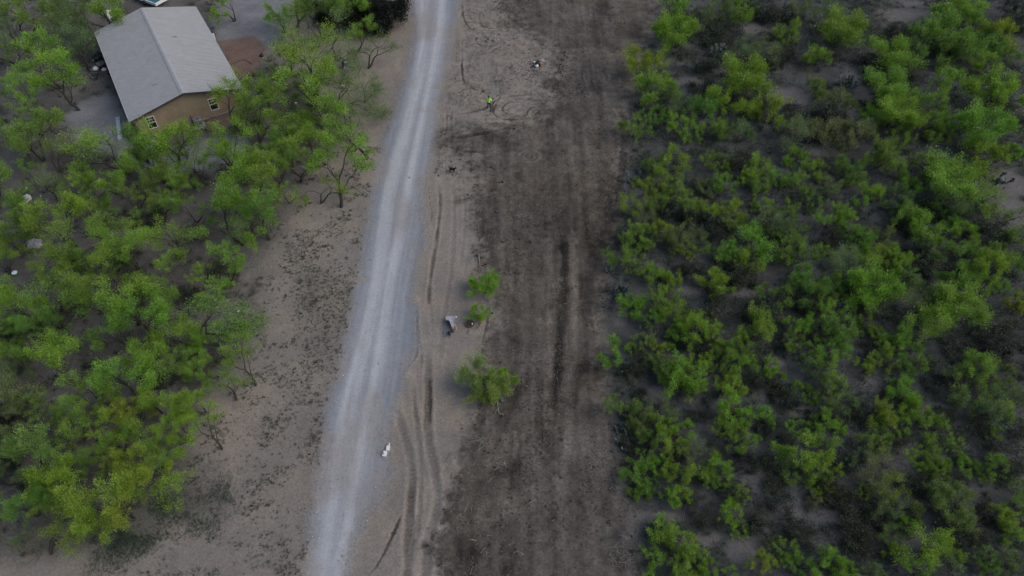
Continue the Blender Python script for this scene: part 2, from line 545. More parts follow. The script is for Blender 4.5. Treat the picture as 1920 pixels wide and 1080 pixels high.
def ground_fields(X, Y):
    """colour, height and zone of the ground at each place"""
    wob = (fbm(X, Y, 5, 3, .9, .9) - .5) * 1.1
    wob2 = (fbm(X, Y, 9, 3, .35, .35) - .5) * 2.4
    fine = fbm(X, Y, 3, 4, 1.7, 1.7, .7) - .5
    mid = fbm(X, Y, 11, 4, .45, .45) - .5
    big = fbm(X, Y, 21, 3, .12, .12) - .5
    d_road = poly_sdf(X, Y, ROAD) + wob * .55 + fine * .9
    d_strip = poly_sdf(X, Y, STRIP) + wob * .8
    d_brush = poly_sdf(X, Y, BRUSH) + wob
    d_wood = poly_sdf(X, Y, WOOD) + wob2
    d_yard = np.minimum(poly_sdf(X, Y, YARD), poly_sdf(X, Y, YARD2) + wob)
    d_mulch = np.minimum(poly_sdf(X, Y, MULCH), poly_sdf(X, Y, MULCH2)) + wob * .3
    d_grass = poly_sdf(X, Y, GRASS) + wob2
    d_weed = poly_sdf(X, Y, WEED) + wob2
    H = fine * .05 + mid * .10
    soil = np.array((0.268, 0.236, 0.203))
    C = np.broadcast_to(soil, X.shape + (3,)) * (1 + .22 * fine + .30 * mid + .2 * big)[..., None]
    warm = np.clip(mid * 2.2, -1, 1)
    C = C * (1 + np.stack([.05 * warm, .0 * warm, -.05 * warm], -1))
    # woodland floor: leaf litter, grey and dark
    w = sstep(1.5, -2.5, d_wood)
    lit = np.array((0.132, 0.124, 0.112))
    C = C * (1 - w[..., None]) + w[..., None] * lit * (1 + 1.0 * mid + .5 * fine + .3 * big)[..., None]
    w = sstep(1.6, -2.0, d_grass) * .7
    C = mixc(C, (0.095, 0.105, 0.082), w * np.clip(.75 + 1.5 * mid + fine, 0, 1))
    w = sstep(1.2, -1.2, d_weed) * .4
    C = mixc(C, (0.12, 0.125, 0.095), w * np.clip(.8 + 2 * fine, 0, 1))
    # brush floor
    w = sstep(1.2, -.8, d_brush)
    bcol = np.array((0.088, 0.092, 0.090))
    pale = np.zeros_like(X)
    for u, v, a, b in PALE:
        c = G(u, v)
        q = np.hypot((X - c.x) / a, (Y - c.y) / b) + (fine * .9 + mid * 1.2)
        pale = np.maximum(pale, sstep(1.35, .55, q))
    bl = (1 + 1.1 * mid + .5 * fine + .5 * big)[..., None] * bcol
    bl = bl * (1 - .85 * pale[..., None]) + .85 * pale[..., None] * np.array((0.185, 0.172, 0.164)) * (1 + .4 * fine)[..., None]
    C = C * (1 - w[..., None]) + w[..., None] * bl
    # cleared strip: dark turned soil, streaked along the passes of the machine
    up_ = sstep(46, 58, Y)
    w = sstep(1.0 + 1.0 * up_, -.9 - 1.0 * up_, d_strip + fine * (2.6 + 1.4 * up_) + up_ * wob * 1.2)
    streak = fbm(X, Y, 41, 4, 1.15, .10) - .5
    streak2 = fbm(X, Y, 47, 3, 3.2, .16) - .5
    far = sstep(55, 75, Y)
    scol = np.array((0.114, 0.099, 0.083)) * (1 + .9 * streak + .45 * streak2 + .9 * mid + 1.0 * fine + .15 * far)[..., None]
    scol = scol * (1 + np.stack([.06 * big, 0 * big, -.12 * big], -1) * 2)
    C = C * (1 - w[..., None]) + w[..., None] * scol
    H = H + w * (streak * .10 + fine * .10)
    gain = np.zeros_like(X)
    tread = np.zeros_like(X)
    for pl, hw, g in BANDS:
        d, a = seg_dist(X, Y, smooth(g2(pl), 3))
        d = d + fine * .35
        k = sstep(hw * 1.5, hw * .5, d)
        gain = gain + g * k
        if g > .1 and hw < .5:
            t = np.sin(a * 2 * math.pi / .34 + 2.5 * d / hw)
            tread = tread + k * t
    for (u, v), a, b, g in SPOTS:
        c = G(u, v)
        q = np.hypot((X - c.x) / a, (Y - c.y) / b) + fine * .8 + mid
        gain = gain + g * sstep(1.3, .5, q)
    for (u, v), a, b in RINGS:
        c = G(u, v)
        q = np.hypot((X - c.x) / a, (Y - c.y) / b) + mid * 1.1 + wob * .12
        k = sstep(1.25, .9, q) * sstep(.08, .3, q)
        s = np.sin(q * 2 * math.pi * 2.6) * k * sstep(.42, .58, vnoise(X * .55 + u, Y * .55, 83))
        gain = gain + .15 * s
        H = H + .035 * s
    for pl, hw, dep, dk, tr in RUTS:
        d, a = seg_dist(X, Y, smooth(g2(pl), 3))
        hw, dep, dk = hw * .8, dep * .6, dk * (.78 if hw > .25 else 1.05)
        L_ = float(a.max())
        d = d + fine * .2 + (fbm(X, Y, 91, 2, .8, .8) - .5) * hw * .9
        k = sstep(hw * 1.45, hw * .45, d) * sstep(.05, min(3.5, L_ * .3), a) * sstep(L_ - .05, L_ - min(3.5, L_ * .3), a) * (.75 + .5 * np.clip(.5 + 2 * mid, 0, 1))
        ridge = sstep(hw * 2.4, hw * 1.5, d) * (1 - k)
        gain = gain - .8 * dk * k * (1 + 1.6 * mid + .8 * fine) + .12 * ridge
        H = H - dep * k + dep * .6 * ridge
        if tr:
            t = np.sin(a * 2 * math.pi / .34 + 2.5 * d / hw)
            tread = tread + .5 * k * t
    gain = gain + .13 * tread
    H = H + .014 * tread
    # scattered small hoof and wheel scuffs in the soil, gravelly swirls on the upper ground
    sw = fbm(X + 2.2 * mid, Y + 2.2 * wob, 61, 3, 1.0, 1.5) - .5
    up = sstep(52, 60, Y) * sstep(.2, 1.2, d_road) * sstep(-1.5, .8, d_strip) * sstep(-15, -11, X) * (1 - sstep(11, 13, X))
    gain = gain - up * np.clip(np.abs(sw) * -9 + .75, -.12, .75) * .45
    C = C * np.clip(1 + gain, .3, 1.8)[..., None]
    # yard gravel, mulch
    w = sstep(.6, -.6, d_yard)
    C = C * (1 - w[..., None]) + w[..., None] * np.array((0.225, 0.226, 0.237)) * (1 + .5 * mid + .4 * fine)[..., None]
    w = sstep(.25, -.25, d_mulch)
    C = C * (1 - w[..., None]) + w[..., None] * np.array((0.205, 0.142, 0.117)) * (1 + .3 * mid + .4 * fine)[..., None]
    # gravel road
    w = sstep(.75, -.75, d_road)
    w = w * np.clip(1 - .45 * sstep(.05, .25, mid) * sstep(-2.2, -.4, d_road), 0, 1)
    d0, _ = seg_dist(X, Y, WTRACKS[0])
    d1, _ = seg_dist(X, Y, WTRACKS[1])
    lat = np.where(X > np.interp(Y, [q[1] for q in WTRACKS[1]], [q[0] for q in WTRACKS[1]]), d1 + 1.6, np.where(d0 > d1, 1.6 - d1, -d0))
    st = fbm(lat, Y, 71, 4, 2.6, .05, .7) - .5
    tr = np.maximum(np.exp(-(d0 / .62) ** 2) * .85, np.exp(-(d1 / .42) ** 2)) * (1 + .6 * st)
    mdl = np.exp(-((d0 + d1 - 2.0) / 2.4) ** 2)
    rc = mixc(np.broadcast_to(np.array((0.245, 0.267, 0.306)), X.shape + (3,)), (0.39, 0.406, 0.43), np.clip(.75 * mdl + .9 * st, 0, 1))
    rc = mixc(rc, (0.53, 0.543, 0.56), np.clip(tr, 0, 1) * .75)
    s2 = sstep(.0, .22, fbm(X, Y, 77, 4, .3, .12) - .5)
    rc = mixc(rc, (0.33, 0.30, 0.285), s2 * .6)
    rc = rc * (1 + .16 * fine + .15 * mid + .22 * st)[..., None]
    dust = sstep(.9, -.1, d_road) * .25 * (1 - w)
    C = mixc(C, (0.36, 0.345, 0.335), dust)
    C = C * (1 - w[..., None]) + w[..., None] * rc
    H = H * (1 - .75 * w) + .06 * w - .03 * np.clip(tr, 0, 1) * w
    edge = sstep(1.0, .3, d_road) * sstep(-.5, .2, d_road) * sstep(58, 50, Y) * (X > -30)
    H = H + .03 * edge
    zone = np.zeros(X.shape, np.int8)
    zone[d_wood < 0] = 1
    zone[d_brush < 0] = 2
    zone[d_strip < 0] = 3
    zone[d_yard < 0] = 4
    zone[d_mulch < 0] = 5
    zone[d_road < -.1] = 6
    return np.clip(C * .8, .01, .9), H, zone, dict(road=d_road, strip=d_strip, brush=d_brush, wood=d_wood, grass=d_grass, weed=d_weed, pale=pale, yard=d_yard, mulch=d_mulch, grain=np.clip(.75 + .3 * sstep(.3, -.3, d_strip) - .42 * sstep(.3, -.5, d_road), 0, 1))


def axis(parts):
    out = []
    for a, b, s in parts:
        out.append(np.arange(a, b - 1e-6, s))
    return np.concatenate(out)


gx = np.concatenate([axis([(-80, -40, .45), (-40, -13.5, .27), (-13.5, 12.5, .115), (12.5, 40, .27), (40, 80, .45)]), [80.0]])
gy = np.concatenate([axis([(10, 16, .3), (16, 45, .11), (45, 70, .14), (70, 96, .18), (96, 110, .6)]), [110.0]])
GX, GY = np.meshgrid(gx, gy)
gC, gH, gZ, gD = ground_fields(GX, GY)
bord = np.minimum(np.minimum(GX + 80, 80 - GX), np.minimum(GY - 10, 110 - GY))
gH = gH * sstep(0, 4, bord)
NXg, NYg = len(gx), len(gy)
gV = np.stack([GX, GY, gH], -1).reshape(-1, 3)
gCf = np.concatenate([gC.reshape(-1, 3), gD['grain'].reshape(-1, 1)], 1)
idx = np.arange(NXg * NYg).reshape(NYg, NXg)
quads = np.stack([idx[:-1, :-1], idx[:-1, 1:], idx[1:, 1:], idx[1:, :-1]], -1).reshape(-1, 4)
qz = gZ[:-1, :-1].reshape(-1)


def np_mesh(name, V, Q, col=None, mat=None, extra=None):
    me = bpy.data.meshes.new(name)
    me.vertices.add(len(V))
    me.vertices.foreach_set('co', np.asarray(V, np.float32).ravel())
    k = Q.shape[1]
    me.loops.add(Q.size)
    me.loops.foreach_set('vertex_index', np.asarray(Q, np.int32).ravel())
    me.polygons.add(len(Q))
    me.polygons.foreach_set('loop_start', np.arange(0, Q.size, k, dtype=np.int32))
    me.polygons.foreach_set('loop_total', np.full(len(Q), k, np.int32))
    me.update(calc_edges=True)
    if col is not None:
        at = me.attributes.new(extra or 'col', 'FLOAT_COLOR', 'POINT')
        at.data.foreach_set('color', np.asarray(col, np.float32).ravel())
    if mat:
        me.materials.append(mat)
    return me


def height_at(x, y):
    i = np.clip(np.searchsorted(gx, x) - 1, 0, NXg - 2)
    j = np.clip(np.searchsorted(gy, y) - 1, 0, NYg - 2)
    fx = (x - gx[i]) / (gx[i + 1] - gx[i])
    fy = (y - gy[j]) / (gy[j + 1] - gy[j])
    return (gH[j, i] * (1 - fx) + gH[j, i + 1] * fx) * (1 - fy) + (gH[j + 1, i] * (1 - fx) + gH[j + 1, i + 1] * fx) * fy


def hz(p):
    return float(height_at(p[0], p[1]))


ZN = [('ground', 'bare tan soil flat between the gravel road and the trees'), ('woodland_floor', 'grey leaf-littered ground under the mesquite trees'),
      ('brush_floor', 'dark scrubby soil between the bushes'), ('cleared_strip', 'dark freshly cleared soil strip with wheel tracks'),
      ('gravel_yard', 'grey gravel yard round the tan house'), ('mulch_bed', 'reddish brown mulch bed beside the tan house'),
      ('gravel_road', 'pale grey gravel road with two whitish wheel tracks')]
for z, (nm, lb) in enumerate(ZN):
    q = quads[qz == z]
    used, inv = np.unique(q.ravel(), return_inverse=True)
    V, Q, Cc = gV[used], inv.reshape(-1, 4), gCf[used]
    if z == 0:   # the plain goes on to the horizon
        E = 3500.0
        k = len(V)
        ring = np.array([(-80, 10, 0), (80, 10, 0), (80, 110, 0), (-80, 110, 0), (-E, -E, 0), (E, -E, 0), (E, E, 0), (-E, E, 0)], float)
        V = np.concatenate([V, ring])
        Q = np.concatenate([Q, np.array([(4, 5, 1, 0), (5, 6, 2, 1), (6, 7, 3, 2), (7, 4, 0, 3)]) + k])
        Cc = np.concatenate([Cc, np.tile(np.array([.16, .15, .135, 1.0]), (8, 1))])
    me = np_mesh(nm, V, Q, Cc, M_ground)
    me.polygons.foreach_set('use_smooth', np.ones(len(Q), bool))
    tag(link_mesh(nm, me), lb, None, None, 'structure')

# ------------------------------------------------------------------ plant builders
NR = np.random.default_rng(7)


def unit(v):
    return v / (np.linalg.norm(v, axis=-1, keepdims=True) + 1e-9)


def grow(rng, stems, levels, length, radius, lean, spread, wob, up, fork, lenk=.74, seglen=4, stem_tilt=.5, inner=1, low=0.0):
    """branch skeleton: list of (points, radii, level) and the twigs that carry leaves"""
    br, tips = [], []

    def rec(p, d, L, r, lv):
        pts, rad = [p], [r]
        for s in range(seglen):
            d = unit(d + rng.normal(0, wob, 3) + np.array([0, 0, up * (1 if lv else .3)]))
            p = p + d * L / seglen
            pts.append(p)
            rad.append(r * (1 - .42 * (s + 1) / seglen))
        br.append((pts, rad, lv))
        if lv >= levels - inner:
            tips.append((pts[-1], d, L, lv))
        if 0 < lv < levels and rng.random() < low:
            q = pts[int(rng.integers(1, seglen + 1))]
            tips.append((q + rng.normal(0, .1, 3), unit(rng.normal(0, .6, 3) + np.array([0, 0, .6])), L * .5, lv))
        if lv < levels:
            n = int(rng.integers(fork[0], fork[1] + 1))
            az0 = rng.uniform(0, 2 * math.pi)
            for k in range(n):
                q = pts[-1] if k < 2 else pts[int(rng.integers(2, seglen))]
                ax = unit(np.cross(d, rng.normal(0, 1, 3)))
                an = az0 + 2 * math.pi * k / n
                side = unit(ax * math.cos(an) + np.cross(d, ax) * math.sin(an))
                ang = rng.uniform(.6, 1.25) * spread
                nd = unit(d * math.cos(ang) + side * math.sin(ang))
                rec(q, nd, L * lenk * rng.uniform(.75, 1.2), rad[-1] * .8, lv + 1)
    for s in range(stems):
        a = 2 * math.pi * (s + rng.uniform(-.3, .3)) / stems
        t = stem_tilt * rng.uniform(.6, 1.3)
        d = unit(np.array([math.cos(a) * t + lean[0], math.sin(a) * t + lean[1], 1.0]))
        rec(np.array([math.cos(a) * .08, math.sin(a) * .08, -.1]), d, length * rng.uniform(.8, 1.2), radius * rng.uniform(.75, 1.1), 0)
    return br, tips


def leaf_mesh(name, tips, rng, per, sig, ll, lw, upb, vs=.75, gap=0.0):
    """slivers of leaf in tufts round the twig ends; tone: r hue, g value, by tuft and by leaf"""
    P, D, T = [], [], []
    for (p, d, L, lv) in tips:
        if rng.random() < gap:
            continue
        n = int(per * rng.uniform(.55, 1.45))
        t = rng.uniform(-.15, .75, n)[:, None]
        c = p[None] - d[None] * L * t * .8
        off = rng.normal(0, 1, (n, 3)) * np.array([sig, sig, sig * vs])
        P.append(c + off)
        D.append(unit(d[None] * .7 + unit(off) * .8 + rng.normal(0, .45, (n, 3)) + np.array([0, 0, upb])))
        ht = np.clip(rng.normal(.5, .16) + rng.normal(0, .12, n), 0, 1)
        vt = np.clip(rng.normal(.5, .16) + rng.normal(0, .16, n), 0, 1)
        T.append(np.stack([ht, vt, ht * 0], -1))
    P, D, T = np.concatenate(P), np.concatenate(D), np.concatenate(T)
    n = len(P)
    W = unit(np.cross(D, np.array([0, 0, 1.0]) + rng.normal(0, .45, (n, 3))))
    ln = (ll * rng.uniform(.6, 1.4, n))[:, None]
    wd = (lw * rng.uniform(.6, 1.4, n))[:, None]
    bend = np.cross(D, W) * ln * .18
    V = np.stack([P - D * ln * .5, P + W * wd + bend, P + D * ln * .5, P - W * wd + bend], 1).reshape(-1, 3)
    Q = np.arange(4 * n).reshape(-1, 4)
    tone = np.concatenate([np.repeat(T, 4, 0), np.ones((4 * n, 1))], 1)
    me = np_mesh(name, V, Q, tone, M_leaf, 'tone')
    return me, V


def wood_mesh(name, br, mat, maxlv=99, minr=.006):
    b = MB()
    for pts, rad, lv in br:
        if lv > maxlv:
            continue
        b.tube([tuple(p) for p in pts], [max(minr, r) for r in rad], n=6 if lv == 0 else (5 if lv == 1 else 3), caps=False)
    return b.mesh(name, [mat], True)


class Proto:
    pass


def make_plant(seed, kind):
    rng = np.random.default_rng(seed)
    P = Proto()
    vs = .75
    if kind == 'tree':
        br, tips = grow(rng, int(rng.integers(1, 4)), 4, 1.75, .13, rng.normal(0, .12, 2), .62, .12, .05, (2, 3), .76, 4, .42)
        per, sig, ll, lw, up, gap, bm = 115, .185, .12, .018, .35, .28, M_bark
    elif kind == 'sparse':
        br, tips = grow(rng, 2, 4, 1.9, .13, (.45, 0), .66, .14, .03, (2, 3), .78, 5, .5)
        per, sig, ll, lw, up, gap, bm = 64, .24, .12, .017, .1, .15, M_bark
    elif kind == 'bush':
        br, tips = grow(rng, int(rng.integers(5, 8)), 3, .95, .045, rng.normal(0, .1, 2), .64, .16, .10, (2, 3), .76, 3, .95, 0, .55)
        per, sig, ll, lw, up, gap, bm = 62, .112, .125, .020, .6, .16, M_bark
        vs = 1.35
    elif kind == 'sapling':
        br, tips = grow(rng, 7, 3, 1.0, .04, (0, 0), .62, .14, .1, (2, 3), .75, 3, .95, 1, .8)
        per, sig, ll, lw, up, gap, bm = 70, .17, .125, .019, .6, .05, M_bark
    elif kind == 'thin':
        br, tips = grow(rng, int(rng.integers(4, 6)), 3, 1.15, .04, rng.normal(0, .1, 2), .55, .14, .14, (2, 3), .74, 3, .7)
        per, sig, ll, lw, up, gap, bm = 46, .22, .13, .017, .5, .2, M_greybark
    elif kind == 'scrub':
        br, tips = grow(rng, 8, 3, .62, .022, (0, 0), .85, .25, .02, (2, 3), .74, 3, 1.0)
        per, sig, ll, lw, up, gap, bm = 17, .16, .13, .03, .2, .25, M_bark
    elif kind == 'bare':
        br, tips = grow(rng, 8, 3, 1.0, .03, (0, 0), .6, .16, .06, (2, 3), .74, 3, .9)
        per, sig, ll, lw, up, gap, bm = 4, .15, .12, .022, .3, .5, M_greybark
    elif kind == 'juniper':
        br, tips = grow(rng, 7, 3, 1.15, .07, (0, 0), .8, .2, .0, (2, 3), .76, 3, 1.1)
        per, sig, ll, lw, up, gap, bm = 95, .26, .2, .04, .1, .0, M_bark
    P.leaf, LV = leaf_mesh('crown', tips, rng, per, sig, ll, lw, up, vs, gap)
    P.wood = wood_mesh('trunk', br, bm, minr=.011 if kind in ('tree', 'sparse') else .008)
    lo, hi = np.percentile(LV[:, :2], 4, 0), np.percentile(LV[:, :2], 96, 0)
    P.c = (lo + hi) / 2
    P.d = float((hi - lo).mean())
    P.h = float(np.percentile(LV[:, 2], 97))
    P.zc = float(np.percentile(LV[:, 2], 60))
    P.tris = len(P.leaf.polygons) * 2 + len(P.wood.polygons) * 2
    return P


PROTOS = {k: [make_plant(s, k) for s in seeds] for k, seeds in dict(
    tree=range(100, 108), sparse=range(200, 204), bush=range(300, 309), sapling=range(350, 353), thin=range(400, 404), scrub=range(500, 504), bare=range(600, 602), juniper=range(700, 702)).items()}

TONES = {'b': ((.215, .370, .048), 'bright green'), 'g': ((.178, .300, .055), 'mid green'), 'o': ((.175, .240, .085), 'dull olive'), 'y': ((.240, .362, .042), 'yellowish green'),
         'f': ((.255, .345, .085), 'soft yellowish green'), 'k': ((.050, .062, .042), 'dark'), 'x': ((.016, .020, .014), 'blackish')}
BANDS_L = [(38, 'along the far edge'), (90, 'beyond the trash heap'), (150, 'level with the trash heap'), (215, 'level with the person'),
           (285, 'between person and dog levels'), (345, 'level with the dog'), (415, 'a little nearer than the dog'), (490, 'beyond the leafy sapling level'),
           (555, 'level with the leafy sapling'), (625, 'level with the fender'), (685, 'beyond the lone bush level'), (750, 'level with the lone bush'),
           (810, 'beyond the white jugs level'), (875, 'level with the white jugs'), (950, 'nearer than the white jugs'), (1015, 'nearly at the near edge'), (9999, 'along the near edge')]
ORD = ['zeroth', 'first', 'second', 'third', 'fourth', 'fifth', 'sixth', 'seventh', 'eighth', 'ninth', 'tenth', 'eleventh', 'twelfth', 'thirteenth', 'fourteenth', 'fifteenth',
       'sixteenth', 'seventeenth', 'eighteenth', 'nineteenth', 'twentieth', 'twenty-first', 'twenty-second', 'twenty-third', 'twenty-fourth', 'twenty-fifth', 'twenty-sixth', 'twenty-seventh', 'twenty-eighth']

PLANTS = []   # every plant: dict(u, v, w, tone, kind, proto, rot)


def put(text, kind, side):
    for row in text.split(';'):
        t = row.split()
        if len(t) < 4:
            continue
        k = kind
        if len(t) > 4 and t[4] in PROTOS:
            k = t[4]
        rot = float(t[5]) if len(t) > 5 else None
        PLANTS.append(dict(u=float(t[0]), v=float(t[1]), w=float(t[2]), tone=t[3], kind=k, rot=rot, side=side))


# woodland to the west of the road: crown centre px, crown width px, tone, (builder), (turn)
put("""55 18 75 g;15 35 70 o;110 45 75 o sparse;150 20 70 o sparse;198 12 60 b;416 8 46 b;65 95 95 b;98 132 85 b;25 150 80 g;35 195 100 b;60 235 80 g;12 232 60 g;
150 75 60 o sparse;8 95 60 g;135 10 60 o;
165 262 95 b sparse 2.6;245 262 62 g;312 245 90 b;336 270 46 g;428 262 70 b;110 270 55 g sparse;
558 22 85 b sparse;520 20 45 b;600 12 70 g;655 8 50 b;580 95 120 y sparse 0.6;640 85 70 o sparse;695 92 85 o sparse 0.4;678 50 48 b;605 135 66 b;455 165 88 b;506 160 55 g;578 178 84 b;670 172 95 o sparse -0.1;
625 232 78 g;505 218 56 b;652 246 74 b;548 262 60 b;478 200 62 g;570 148 60 g;640 205 60 o sparse;590 212 58 g;460 225 46 g;700 160 40 o sparse;540 115 66 o;
222 325 66 b;270 350 62 g;158 350 62 b;75 335 54 o sparse;45 322 50 g;20 395 72 g;102 398 82 b;170 425 82 g;230 448 92 b;275 292 62 g;316 320 54 g;356 296 64 g sparse 1.5;345 272 40 g;
444 290 64 b;436 342 84 b;350 385 72 g;402 398 82 g;306 445 82 y sparse;95 468 80 b;135 488 62 b;216 490 54 g;160 520 80 b;276 515 72 b;425 478 62 b;382 505 62 b;455 420 66 o sparse;12 465 56 y;25 440 44 g;
190 395 56 g;265 400 60 g;310 375 50 g;345 340 44 b;130 330 56 g;290 275 44 b;
520 292 84 b;448 352 62 b;532 352 62 b;600 356 80 y sparse 0.1;482 388 62 g;632 280 78 b;463 420 58 b;430 488 58 b;560 300 60 g;500 330 60 g;585 268 60 b;505 268 60 g;470 300 50 g;560 235 50 g;
42 560 66 b;60 590 58 g;132 552 82 g sparse 1.2;236 550 72 b;262 588 84 b;325 622 74 b;424 585 110 g sparse 0.2;384 626 54 b;100 655 84 b;85 612 52 g;200 618 64 g;268 665 74 b;230 700 92 b;345 668 62 g;
440 662 56 g;420 708 62 g sparse;372 690 56 b;300 742 64 b;135 745 66 g;182 742 62 b;40 735 62 o;246 772 66 y;350 760 54 y;378 790 52 y;95 782 66 g;152 792 62 b;326 800 76 y;20 655 50 g;18 700 54 o;
290 540 54 g;340 560 60 g;400 545 50 b;180 575 50 g;30 620 54 g;445 620 40 b;300 690 54 g;
50 838 72 g;122 838 66 g;222 822 54 g;302 842 66 g;95 895 84 y;180 918 96 y;250 870 84 y;236 930 84 y;200 850 60 y;320 906 66 y sparse;50 945 64 g;88 935 70 y;118 1000 62 y sparse;176 985 56 y;20 905 50 o;
140 960 70 y;275 900 54 g;10 800 56 o;190 790 54 y;260 810 60 y;12 860 54 o;60 795 50 o;150 880 60 g;40 1000 40 o thin;0 770 60 o;0 560 60 g;0 330 60 g;0 610 50 g""", 'tree', 'W')

# thicket to the east of the cleared strip
put("""1268 4 62 b;1268 52 83 b sapling;1207 110 67 y sapling;1232 162 83 b sapling;1340 15 66 o;1392 12 64 b;1475 60 48 b;1440 92 62 o thin;1580 48 121 b sapling;1530 102 42 b;1397 138 110 b sapling;1400 82 56 o thin;1360 186 62 y;1440 207 68 y;
1570 186 64 o;1190 236 54 g;1230 214 52 g;1285 236 64 b;1320 196 52 g;1342 236 52 g;1385 242 52 o;1276 195 44 o thin;1530 236 74 o;1596 250 64 o;1490 242 62 o thin;1538 162 42 g;1550 20 50 o thin;1500 12 44 o thin;
1675 98 81 b sapling;1670 160 85 b sapling;1680 200 89 b sapling;1750 186 68 g;1792 62 133 g sapling;1800 12 96 b sapling;1738 52 60 b;1780 100 62 g;1880 62 64 y;1868 84 52 g;1780 146 64 b;1850 114 52 b;1872 160 92 y;1822 150 44 b;1712 226 62 g;
1850 232 98 b sapling;1772 226 46 b;1762 252 44 g;1690 258 52 g;1640 250 50 o thin;1915 105 44 g;1910 20 50 k;1900 45 44 k;1655 12 40 o bare;1840 40 60 g;1720 90 50 g;1640 215 46 b;
1255 302 64 b;1346 300 54 g;1430 308 50 b;1490 292 44 y;1530 316 44 b;1592 308 54 g;1405 330 40 b;1355 342 44 g;1222 350 62 y;1266 345 54 g;1320 350 44 o;1420 346 44 g;1500 342 52 g;1182 382 46 y thin;1212 392 50 o thin;
1292 380 54 g;1332 392 44 y;1430 384 38 b;1380 395 48 y;1372 416 44 g;1442 416 62 o;1492 420 44 o;1556 410 44 b;1580 402 46 b;1205 436 52 b;1242 430 44 y;1268 442 50 o;1310 442 44 o thin;1286 468 44 y;1352 470 54 g;
1400 460 88 b;1412 488 50 y;1476 446 52 g;1490 470 62 g;1548 470 36 b;1602 430 50 g;1168 468 62 g;1190 490 50 g;1232 510 46 b;1260 524 36 y;1340 530 62 b sapling;1520 526 82 g;1600 520 56 b;1602 482 54 y thin;1225 310 44 g;
1460 330 44 g;1560 350 46 o;1530 380 46 g;1620 470 40 b;1240 385 40 g;1480 390 40 g;
1650 285 64 g;1680 310 52 b;1640 355 46 y;1620 372 36 b;1690 372 62 o;1706 345 54 b;1782 330 108 b sapling;1740 310 60 g;1850 290 74 b;1902 280 36 b;1860 365 56 y thin;1890 405 74 g;1755 384 32 b;1802 382 54 o thin;1702 400 54 g;
1740 426 62 b;1812 430 50 b;1810 480 64 g;1752 460 50 g;1650 440 44 o;1670 480 44 y;1645 480 44 b;1685 476 54 b;1692 500 44 b;1622 440 44 g;1592 480 60 o thin;1842 470 54 g;1862 490 64 y;1896 490 50 g;1640 536 96 b sapling;1802 520 64 g;
1832 522 60 y;1560 535 60 g;1710 520 44 o;1730 545 50 o thin;1600 330 40 g;1820 320 50 b;1760 345 60 g;1900 445 40 o;1870 530 44 g;1780 410 40 g;
1190 566 58 b;1246 560 62 g;1232 590 36 b;1272 582 46 y thin;1216 602 36 o;1300 612 62 y;1270 626 44 b;1346 626 54 y;1416 610 74 y;1390 642 44 g;1452 552 54 g;1500 605 48 b;1490 636 40 g;1545 556 50 g;1560 582 54 b;1562 650 54 b;
1555 620 54 g;1150 660 54 b;1182 650 24 y;1240 680 54 g;1230 642 36 b;1316 676 44 y;1350 670 44 g;1390 672 54 b;1442 690 50 b;1370 716 54 y;1280 702 76 b;1302 716 50 b;1258 700 54 g;1165 762 54 g;1196 776 50 o;1240 762 54 o thin;
1202 800 36 g;1246 795 42 y;1270 806 54 b;1380 766 64 b;1430 776 46 b;1500 730 44 g;1525 746 26 b;1556 730 54 o;1500 800 46 b;1560 792 54 b;1360 802 44 y;1320 590 40 o;1205 640 36 o;
1640 550 60 b;1620 586 54 g;1575 616 62 g;1800 572 98 b sapling;1740 602 74 y thin;1912 566 46 y;1640 622 36 y;1682 632 54 b;1670 642 44 g;1500 652 40 g;1560 664 60 b;1656 670 50 b;1625 682 36 y;1722 672 54 g;1702 682 40 g;
1836 682 64 b;1870 690 54 o;1822 722 92 g;1852 750 84 o;1700 736 60 b;1712 766 50 b;1562 720 54 y;1582 742 54 o;1652 780 54 y;1680 792 44 y;1746 802 64 g;1880 762 46 y;1892 730 44 o;1770 570 50 g;1700 560 44 o thin;1530 690 44 o;
1216 826 54 g;1266 830 54 y;1202 892 64 g;1232 872 46 b;1272 892 62 b;1270 930 46 b;1196 920 36 g;1342 880 54 b;1312 850 46 o thin;1406 826 40 b;1380 820 50 g;1320 886 44 g;1512 850 86 b;1490 882 54 g;1552 880 50 b;1545 832 50 b;
1370 960 50 y;1386 930 36 y;1382 990 40 b;1250 986 46 b;1270 1030 84 b;1226 1042 54 b;1312 1060 46 b;1286 1072 50 b;1430 1052 46 y;1472 1030 54 b;1500 1062 62 g;1552 1060 60 b;1360 1072 36 b;1530 912 30 y;1350 900 40 g;
1640 830 46 g;1656 815 44 g;1790 832 36 b;1732 860 54 y;1756 880 44 g;1762 862 44 g;1812 870 46 b;1842 886 36 y;1866 870 50 g;1652 880 74 o thin;1672 912 60 y thin;1620 920 32 y;1552 912 32 y;1662 946 54 o;1710 980 40 b;1780 940 96 o;
1802 962 64 o;1902 950 46 g;1886 968 44 y;1896 1000 46 b;1740 1022 82 y thin;1772 1032 64 y;1722 1060 44 b;1682 1036 40 y;1672 1000 44 g thin;1800 1062 54 o;1850 1040 46 o;1912 912 36 g;1560 1045 44 g;1592 1072 44 b;1534 935 30 o;
1866 812 30 g;1860 1065 44 g;1905 1060 50 o;1620 860 44 o;1640 1070 40 o""", 'bush', 'E')
